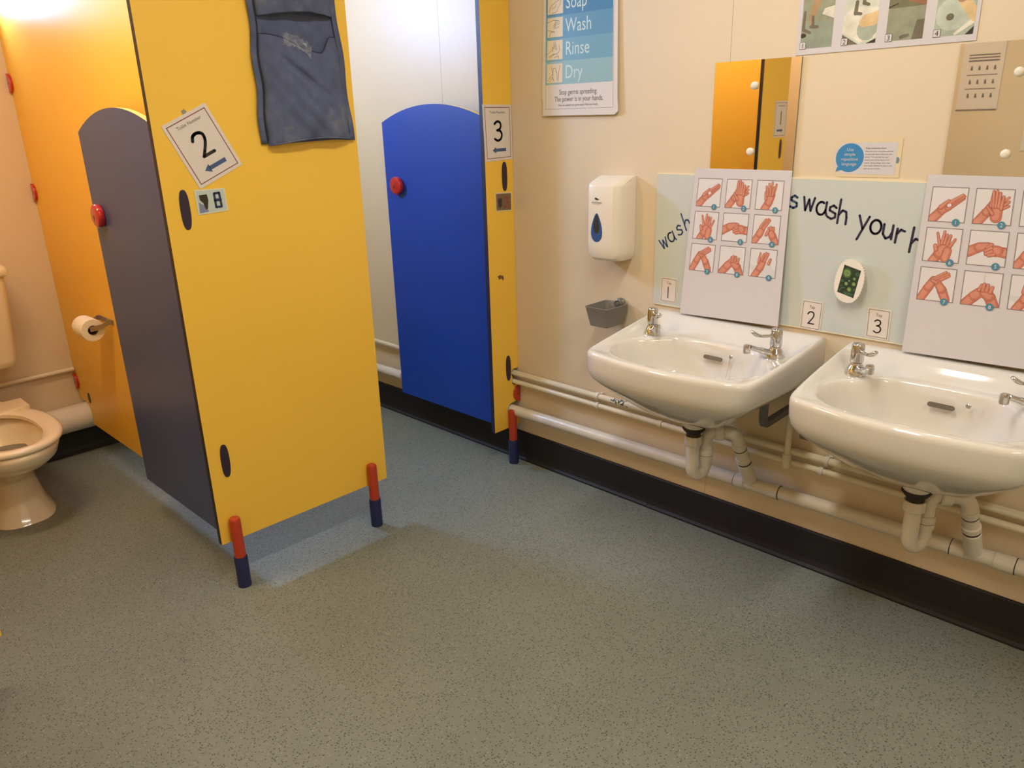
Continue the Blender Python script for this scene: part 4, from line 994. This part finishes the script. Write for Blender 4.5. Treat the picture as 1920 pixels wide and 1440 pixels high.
# long photo poster above the mirrors
def photo_strip():
    yy = -.0022
    f = Flat('photo_strip_poster', (1.073, yy, 1.494), (1.507, yy, 1.497), (1.507, yy, 1.78), (1.073, yy, 1.777), .0012, PAPERW, )
    X = lambda x: x-1.073; Z = lambda z: z-1.495
    ph = [mat('photo_sage', (150, 152, 126), .35, var=.16, vscale=28), mat('photo_pale_sage', (206, 208, 188), .35, var=.16, vscale=28), mat('photo_dull_green', (122, 118, 90), .35, var=.16, vscale=28), mat('photo_grey_green', (168, 176, 156), .35, var=.16, vscale=28)]
    skin = mat('photo_skin', (176, 140, 98), .4, var=.16, vscale=28); skinp = mat('photo_skin_pale', (222, 188, 136), .4, var=.16, vscale=28); skd = mat('photo_skin_brown', (160, 108, 74), .4, var=.16, vscale=28); gm = mat('photo_tap_grey', (112, 104, 84), .4, var=.16, vscale=28); wht = mat('photo_white', (226, 218, 196), .4, var=.16, vscale=28); dk = mat('photo_dark', (52, 46, 40), .4)
    teal = mat('photo_tile', (146, 154, 134), .4, var=.16, vscale=28)
    data = []
    A_ = lambda lst: lst
    # unit coordinates inside each photo (0..1 wide, 0 bottom; 1.0 up = photo width*2)
    S1 = [([(0, 0), (1, 0), (1, .62), (.45, .8), (0, .5)], 'teal'), ([(.62, .95), (1, .8), (1, 1.15), (.7, 1.1)], 'wht'), (capsule(.55, 1.6, .14, .32, .95, .09), 'skin'), (capsule(.9, 2.2, .2, .6, 1.65, .14), 'skin'), (capsule(.32, .95, .09, .30, .72, .05), 'skin'),
          (capsule(.08, 1.05, .04, .06, .55, .05), 'gm'), (capsule(.06, .55, .05, .28, .45, .04), 'gm'), (capsule(.34, .9, .04, .36, .65, .05), 'gm'), (capsule(.30, .62, .05, .52, .60, .035), 'gm'), (capsule(.06, .38, .07, .12, .38, .05), 'dk')]
    S2 = [([(0, .35), (.55, .05), (1, .15), (1, .95), (.3, 1.05), (0, .8)], 'wht'), ([(0, 0), (.5, 0), (0, .3)], 'gm'), ([(.72, 0), (1, 0), (1, .12)], 'dk'), (capsule(.72, .38, .30, .78, .42, .26), 'ph'), (capsule(.9, .62, .15, .60, .58, .13), 'skinp'), (capsule(1.0, .78, .08, .62, .70, .08), 'skinp'),
          (capsule(.36, 1.15, .05, .34, .85, .06), 'gm'), (capsule(.34, .85, .05, .50, .82, .04), 'gm'), (capsule(.58, 1.35, .05, .56, 1.1, .05), 'gm'), (capsule(.56, 1.1, .05, .70, 1.05, .04), 'gm')]
    S3 = [([(0, 0), (1, 0), (1, .85), (0, .85)], 'ph3'), ([(0, .9), (.25, .98), (.25, .95), (0, .86)], 'dk'), (capsule(1.05, 1.0, .16, .5, 1.12, .11), 'skd'), (capsule(.5, 1.12, .10, .22, 1.16, .05), 'skd'), (capsule(.70, 2.0, .12, .74, 1.25, .09), 'skd'), ([(.7, 0), (1, 0), (1, .5), (.8, .5)], 'gm'), (capsule(.42, .08, .05, .6, .12, .04), 'gm')]
    S4 = [(capsule(.42, .55, .42, .60, .60, .40), 'pale'), (capsule(.36, .48, .09, .38, .48, .09), 'gm'), ([(.55, 0), (1, .28), (1, .45), (.5, .05)], 'wht'), ([(.8, 0), (1, 0), (1, .2)], 'dk'), (capsule(1.0, .45, .14, .62, .95, .13), 'skinp'), (capsule(.62, .95, .13, .50, 1.15, .15), 'skin'), (capsule(1.0, 1.15, .13, .60, 1.22, .13), 'skin'), (capsule(.08, 1.5, .05, .06, 1.0, .06), 'gm'), (capsule(.06, 1.0, .05, .24, .98, .04), 'gm'), (capsule(.28, 1.7, .06, .28, 1.3, .05), 'gm')]
    M_ = {'teal': teal, 'wht': wht, 'skin': skin, 'skinp': skinp, 'skd': skd, 'gm': gm, 'dk': dk, 'ph': ph[3], 'ph3': ph[0], 'pale': mat('photo_basin', (190, 196, 176), .4, var=.16, vscale=28)}
    names = list(M_)
    for i, (x0, x1, S) in enumerate(((1.084, 1.1685, S1), (1.194, 1.279, S2), (1.303, 1.389, S3), (1.413, 1.498, S4))):
        z0 = 1.5095; w_ = x1-x0; hh = 1.74-z0; asp = hh/w_
        items = [([(X(x0), Z(z0)), (X(x1), Z(z0)), (X(x1), Z(z0)+hh), (X(x0), Z(z0)+hh)], 0, 0)]; e = .00004
        for poly, mk in S:
            q = clip_unit([(x, y_/asp) for x, y_ in poly])
            if q: items.append(([(X(x0)+x*w_, Z(z0)+y_*hh) for x, y_ in q], 1+names.index(mk), e)); e += .00003
        pic = f.polys('photo', items, [ph[i]]+[M_[k_] for k_ in names], .0002)
        n0 = X(x0)-.001; f.rect('number_box', n0, Z(z0)-.001, n0+.0165, Z(z0)+.0165, INK, .0009, parent=pic)
        f.rect('number_ground', n0+.0008, Z(z0)-.0002, n0+.0157, Z(z0)+.0157, PAPERW, .0011, parent=pic)
        f.text('numeral', str(i+1), n0+.0083, Z(z0)+.002, .0165, INK, .0013, align='CENTER', parent=pic)
    tag(f.root, 'long white poster of four numbered washing photos above the mirrors', 'poster')
photo_strip()

# blue wash-hands poster
def blue_poster():
    f = Flat('wash_poster', (.163, -.010, 1.360), (.487, -.012, 1.359), (.477, -.004, 1.84), (.174, -.003, 1.84), .001, PAPER,
             sheetpoly=[(0, 0), (.305, -.001), (.319, .010), (.3165, .05), (.3145, .48), (0, .48), (-.003, .2), (-.004, .06), (.001, .045)])
    X = lambda x: (x-.163); Z = lambda z: z-1.360
    bm = [mat('poster_blue_light', (148, 184, 186), .3), mat('poster_blue_mid', (114, 164, 184), .3), mat('poster_blue', (94, 150, 180), .3), mat('poster_blue_deep', (66, 130, 172), .3), mat('poster_blue_deepest', (40, 106, 156), .3)]
    xs0, xs1 = .010, .297
    rows = [(.100, .173), (.173, .243), (.243, .3135), (.3135, .395), (.395, .470)]
    words_ = ['Dry', 'Rinse', 'Wash', 'Soap', 'Wet']
    line = mat('sketch_ink', (120, 92, 70), .5)
    sk = {0: [[(.05, .1), (.4, .5), (.3, .9)], [(.4, .5), (.42, .75), (.5, .82), (.6, .75), (.62, .55)], [(.42, .5), (.40, .15)], [(.66, .6), (.70, .2), (.74, .1)], [(.9, .95), (.8, .6), (.78, .15)], [(.2, .05), (.35, .3), (.5, .1)]],
          1: [[(.0, .3), (.3, .5), (.5, .75)], [(.1, .15), (.4, .3), (.7, .3), (.85, .5), (.8, .75)], [(.45, .95), (.45, .6)], [(.55, .95), (.55, .55)], [(.6, .8), (.65, .5)], [(.35, .7), (.4, .45)], [(.5, .1), (.75, .2), (.8, .05)], [(.15, .1), (.5, .3)]],
          2: [[(.0, .8), (.4, .9), (.8, .85)], [(.0, .4), (.2, .35), (.5, .25)], [(.4, .5), (.6, .65), (.85, .7)], [(.4, .6), (.6, .75), (.85, .8)], [(.45, .45), (.7, .5), (.8, .55)], [(.15, .05), (.2, .25), (.45, .3)], [(.6, .9), (.5, .7), (.55, .5)]],
          3: [[(.1, .1), (.2, .4), (.5, .6), (.9, .75)], [(.3, .05), (.6, .1), (.85, .5), (.9, .7)], [(.3, .3), (.5, .35), (.6, .5)], [(.55, 1), (.55, .8)]],
          4: [[(.1, .1), (.2, .4), (.5, .6), (.9, .75)], [(.3, .05), (.6, .1), (.85, .5)]]}
    for i, (b0, b1) in enumerate(rows):
        row = f.rect('blue_band', xs0, b0, xs1, b1, bm[i], .0003)
        t0, s_ = xs0+.008, .066 if i < 4 else .06
        f.rect('picture_square', t0, b0+.006, t0+.069, b0+.006+min(.060, s_), mat('sketch_cream', (232, 214, 178), .4), .0006, parent=row)
        Ls = [[(t0+x*.066, b0+.006+y_*.058) for x, y_ in l] for l in sk[i]]
        f.strokes('hand_sketch', Ls, .0013, line, .0009, parent=row)
        f.text('lettering', words_[i], .098, b0+.018, .060, mat('poster_lettering', (206, 222, 210), .4), .0006, sx=.80, parent=row)
    f.text('slogan', 'Stop germs spreading.', .155, .067, .0235, mat('dark_grey_ink', (84, 80, 70), .5), .0004, align='CENTER', sx=.78)
    f.text('slogan', 'The power is in your hands.', .157, .045, .0235, MATS['dark_grey_ink'], .0004, align='CENTER', sx=.78)
    f.text('small_print', 'Have you washed your germs away? Wash your hands.', .155, .030, .0105, GREYINK, .0004, align='CENTER', sx=.72)
    f.frame('thin_border', .012, .021, .300, .475, .0008, GREYINK, .00025)
    tag(f.root, 'blue banded wash and rinse poster on the cream wall by the narrow panel', 'poster')
blue_poster()

# ------------------------------------------------------------------ soap dispenser
def dispenser():
    cx = .494; base = Vector((cx, -.05, 1.03)); r = empty('soap_dispenser', base); tag(r, 'white wall soap dispenser with blue teardrop window', 'soap dispenser')
    def ring(d, z, hw=.069, y0=0, ch=.020):
        f_ = max(0, d-ch*1.3)
        pts = [(-hw, -y0)]+[(-hw, -f_)]+[(-hw+ch*.35, -(f_+ch*.75)), (-hw+ch, -d), (-hw*.4, -d-.003), (0, -d-.004), (hw*.4, -d-.003), (hw-ch, -d), (hw-ch*.35, -(f_+ch*.75)), (hw, -f_)]+[(hw, -y0)]
        return [(cx+x, min(y_, -.001), z) for x, y_ in pts]
    b = MB()
    b.loft([ring(.062, .892, .050), ring(.080, .896, .058), ring(.092, .906, .064), ring(.098, .922, .068), ring(.100, .95), ring(.100, 1.05), ring(.098, 1.138), ring(.096, 1.142), ring(.075, 1.153), ring(.050, 1.162), ring(.034, 1.167, .068), ring(.030, 1.168, .066)])
    b.build('cover', mat('white_dispenser_plastic', (236, 224, 204), .22, coat=.3), r, smooth=28, base=base)
    b = MB(); b.loft([[(cx+x, y_, z) for x, y_ in ((-.066, -.001), (-.066, -.048), (.066, -.048), (.066, -.001))] for z in (.922, .93, .95)])
    n0 = 'white_dispenser_plastic'
    # recess under the back
    F_ = lambda a, c_, t: (cx-.012+a, -.1040-t, c_)
    drop = []
    for i in range(40):
        t = 2*PI*i/40; yy = math.cos(t); rr = math.sin(t)*(1-.42*yy)*.0215
        drop.append((rr, 1.006+.047*yy+(.0 if yy < 0 else 0)))
    q = MB(); q.prism(drop, F_, -.002, .0006); q.build('blue_window', mat('dispenser_blue', (46, 84, 140), .15), r, base=base)
    q = MB(); q.prism([(x*.52, 1.018+(z-1.006)*.66) for x, z in drop], F_, 0, .0010); q.build('dark_lens', mat('dispenser_lens', (52, 50, 60), .1), r, base=base)
    f = Flat('x', (cx-.045, -.1046, 1.085), (cx+.045, -.1046, 1.085), (cx+.045, -.1046, 1.115), (cx-.045, -.1046, 1.115), root=r)
    f.text('lettering', 'consortium', .032, .0, .0100, INK, 0, align='CENTER', sx=.9)
    f.text('small_lettering', 'EDUCATION SUPPLIES', .032, -.004, .0030, INK, 0, align='CENTER')
    f.polys('bird_emblem', [([(.024, .016), (.030, .0185), (.036, .015), (.043, .0155), (.037, .011), (.031, .012)], 0, 0), ([(.022, .014), (.031, .014), (.033, .010)], 0, 0), ([(.024, .0185), (.033, .017), (.033, .014)], 0, 0)], INK, 0)
dispenser()
# grey basket with suction cup
def basket():
    cx = .502; base = Vector((cx, -.08, .70)); r = empty('wall_basket', base); tag(r, 'small grey plastic basket with suction cup on wall beside first washbasin', 'basket')
    def rr(hx, y0, y1, z, rad=.012):
        pts = []
        for cx_, cy_, a0 in ((hx-rad, y1-rad, 0), (-hx+rad, y1-rad, 90), (-hx+rad, y0+rad, 180), (hx-rad, y0+rad, 270)): pts += arc(cx_, cy_, rad, rad, a0, a0+90, 5)
        return [(cx+x, y_, z) for x, y_ in pts]
    b = MB(); b.loft([rr(.0395, -.118, -.020, .674), rr(.049, -.132, -.010, .7385), rr(.0505, -.1335, -.0085, .741), rr(.0505, -.1335, -.0085, .7425), rr(.0475, -.1305, -.0115, .7425), rr(.0375, -.116, -.022, .677)])
    b.build('tray', mat('grey_basket_plastic', (136, 130, 120), .45), r, smooth=35, base=base)
    g = mat('grey_suction_plastic', (112, 106, 96), .3)
    b = MB(); b.lathe([(.020, .001), (.0205, .004), (.012, .012), (.0165, .0125), (.0165, .020), (.013, .022), (.0125, .019), (.007, .019), (.0065, .022), (.003, .023)], (cx+.012, -.004, .738), 24, 'y', flute=.03); b.build('suction_cup', g, r, smooth=40, base=base)
    b = MB(); b.box(cx-.004, cx-.0015, -.116, -.022, .678, .712); b.build('divider', MATS['grey_basket_plastic'], r, base=base)
basket()

# ------------------------------------------------------------------ wall notices opposite (seen in the mirrors)
def notice(xa, xb, za, zb, label, dense):
    yy = LY+.003
    f = Flat('wall_notice', (xb, yy, za), (xa, yy, za), (xa, yy, zb), (xb, yy, zb), .001, PAPER)
    it = []
    if dense:
        g = GREYINK
        for i in range(3): it.append(([(.02, f.H-.07-i*.014), (f.W-.03, f.H-.07-i*.014), (f.W-.03, f.H-.064-i*.014), (.02, f.H-.064-i*.014)], 0, 0))
        for rw, z_ in enumerate((.62, .42, .22)):
            it.append(([(.02, f.H*z_+.03), (f.W-.03, f.H*z_+.03), (f.W-.03, f.H*z_+.034), (.02, f.H*z_+.034)], 0, 0))
            for c in range(4): 
                a = .03+c*(f.W-.05)/4; it.append(([(a, f.H*z_-.012), (a+.012, f.H*z_-.012), (a+.010, f.H*z_+.008), (a+.004, f.H*z_+.010)], 0, 0))
        it.append(([(0, 0), (f.W, 0), (f.W, .005), (0, .005)], 0, 0))
    else:
        for i in range(6): it.append(([(.02, f.H*.8-i*.02), (f.W-.04, f.H*.8-i*.02), (f.W-.04, f.H*.8-i*.02+.004), (.02, f.H*.8-i*.02+.004)], 0, 0))
    f.polys('print', it, GREYINK, .0005); tag(f.root, label, 'notice')
notice(.70, .895, 1.325, 1.665, 'printed notice with rows of small icons, reflected in the right-hand mirror', True)
notice(1.035, 1.25, 1.12, 1.42, 'white notice at right edge of the right-hand mirror, lower', False)
notice(.985, 1.20, 1.60, 1.80, 'white notice at top right of the right-hand mirror', False)

# small debris on the floor
b = MB(); b.tube([(.9, -1.55, .001), (.912, -1.545, .0018), (.922, -1.54, .001)], .0012, 6)
base = Vector((.95, -1.60, 0)); o = b.build('wood_chip', mat('brown_chip', (70, 60, 40), .8)); tag(o, 'tiny dark splinter lying on the green floor', 'debris')
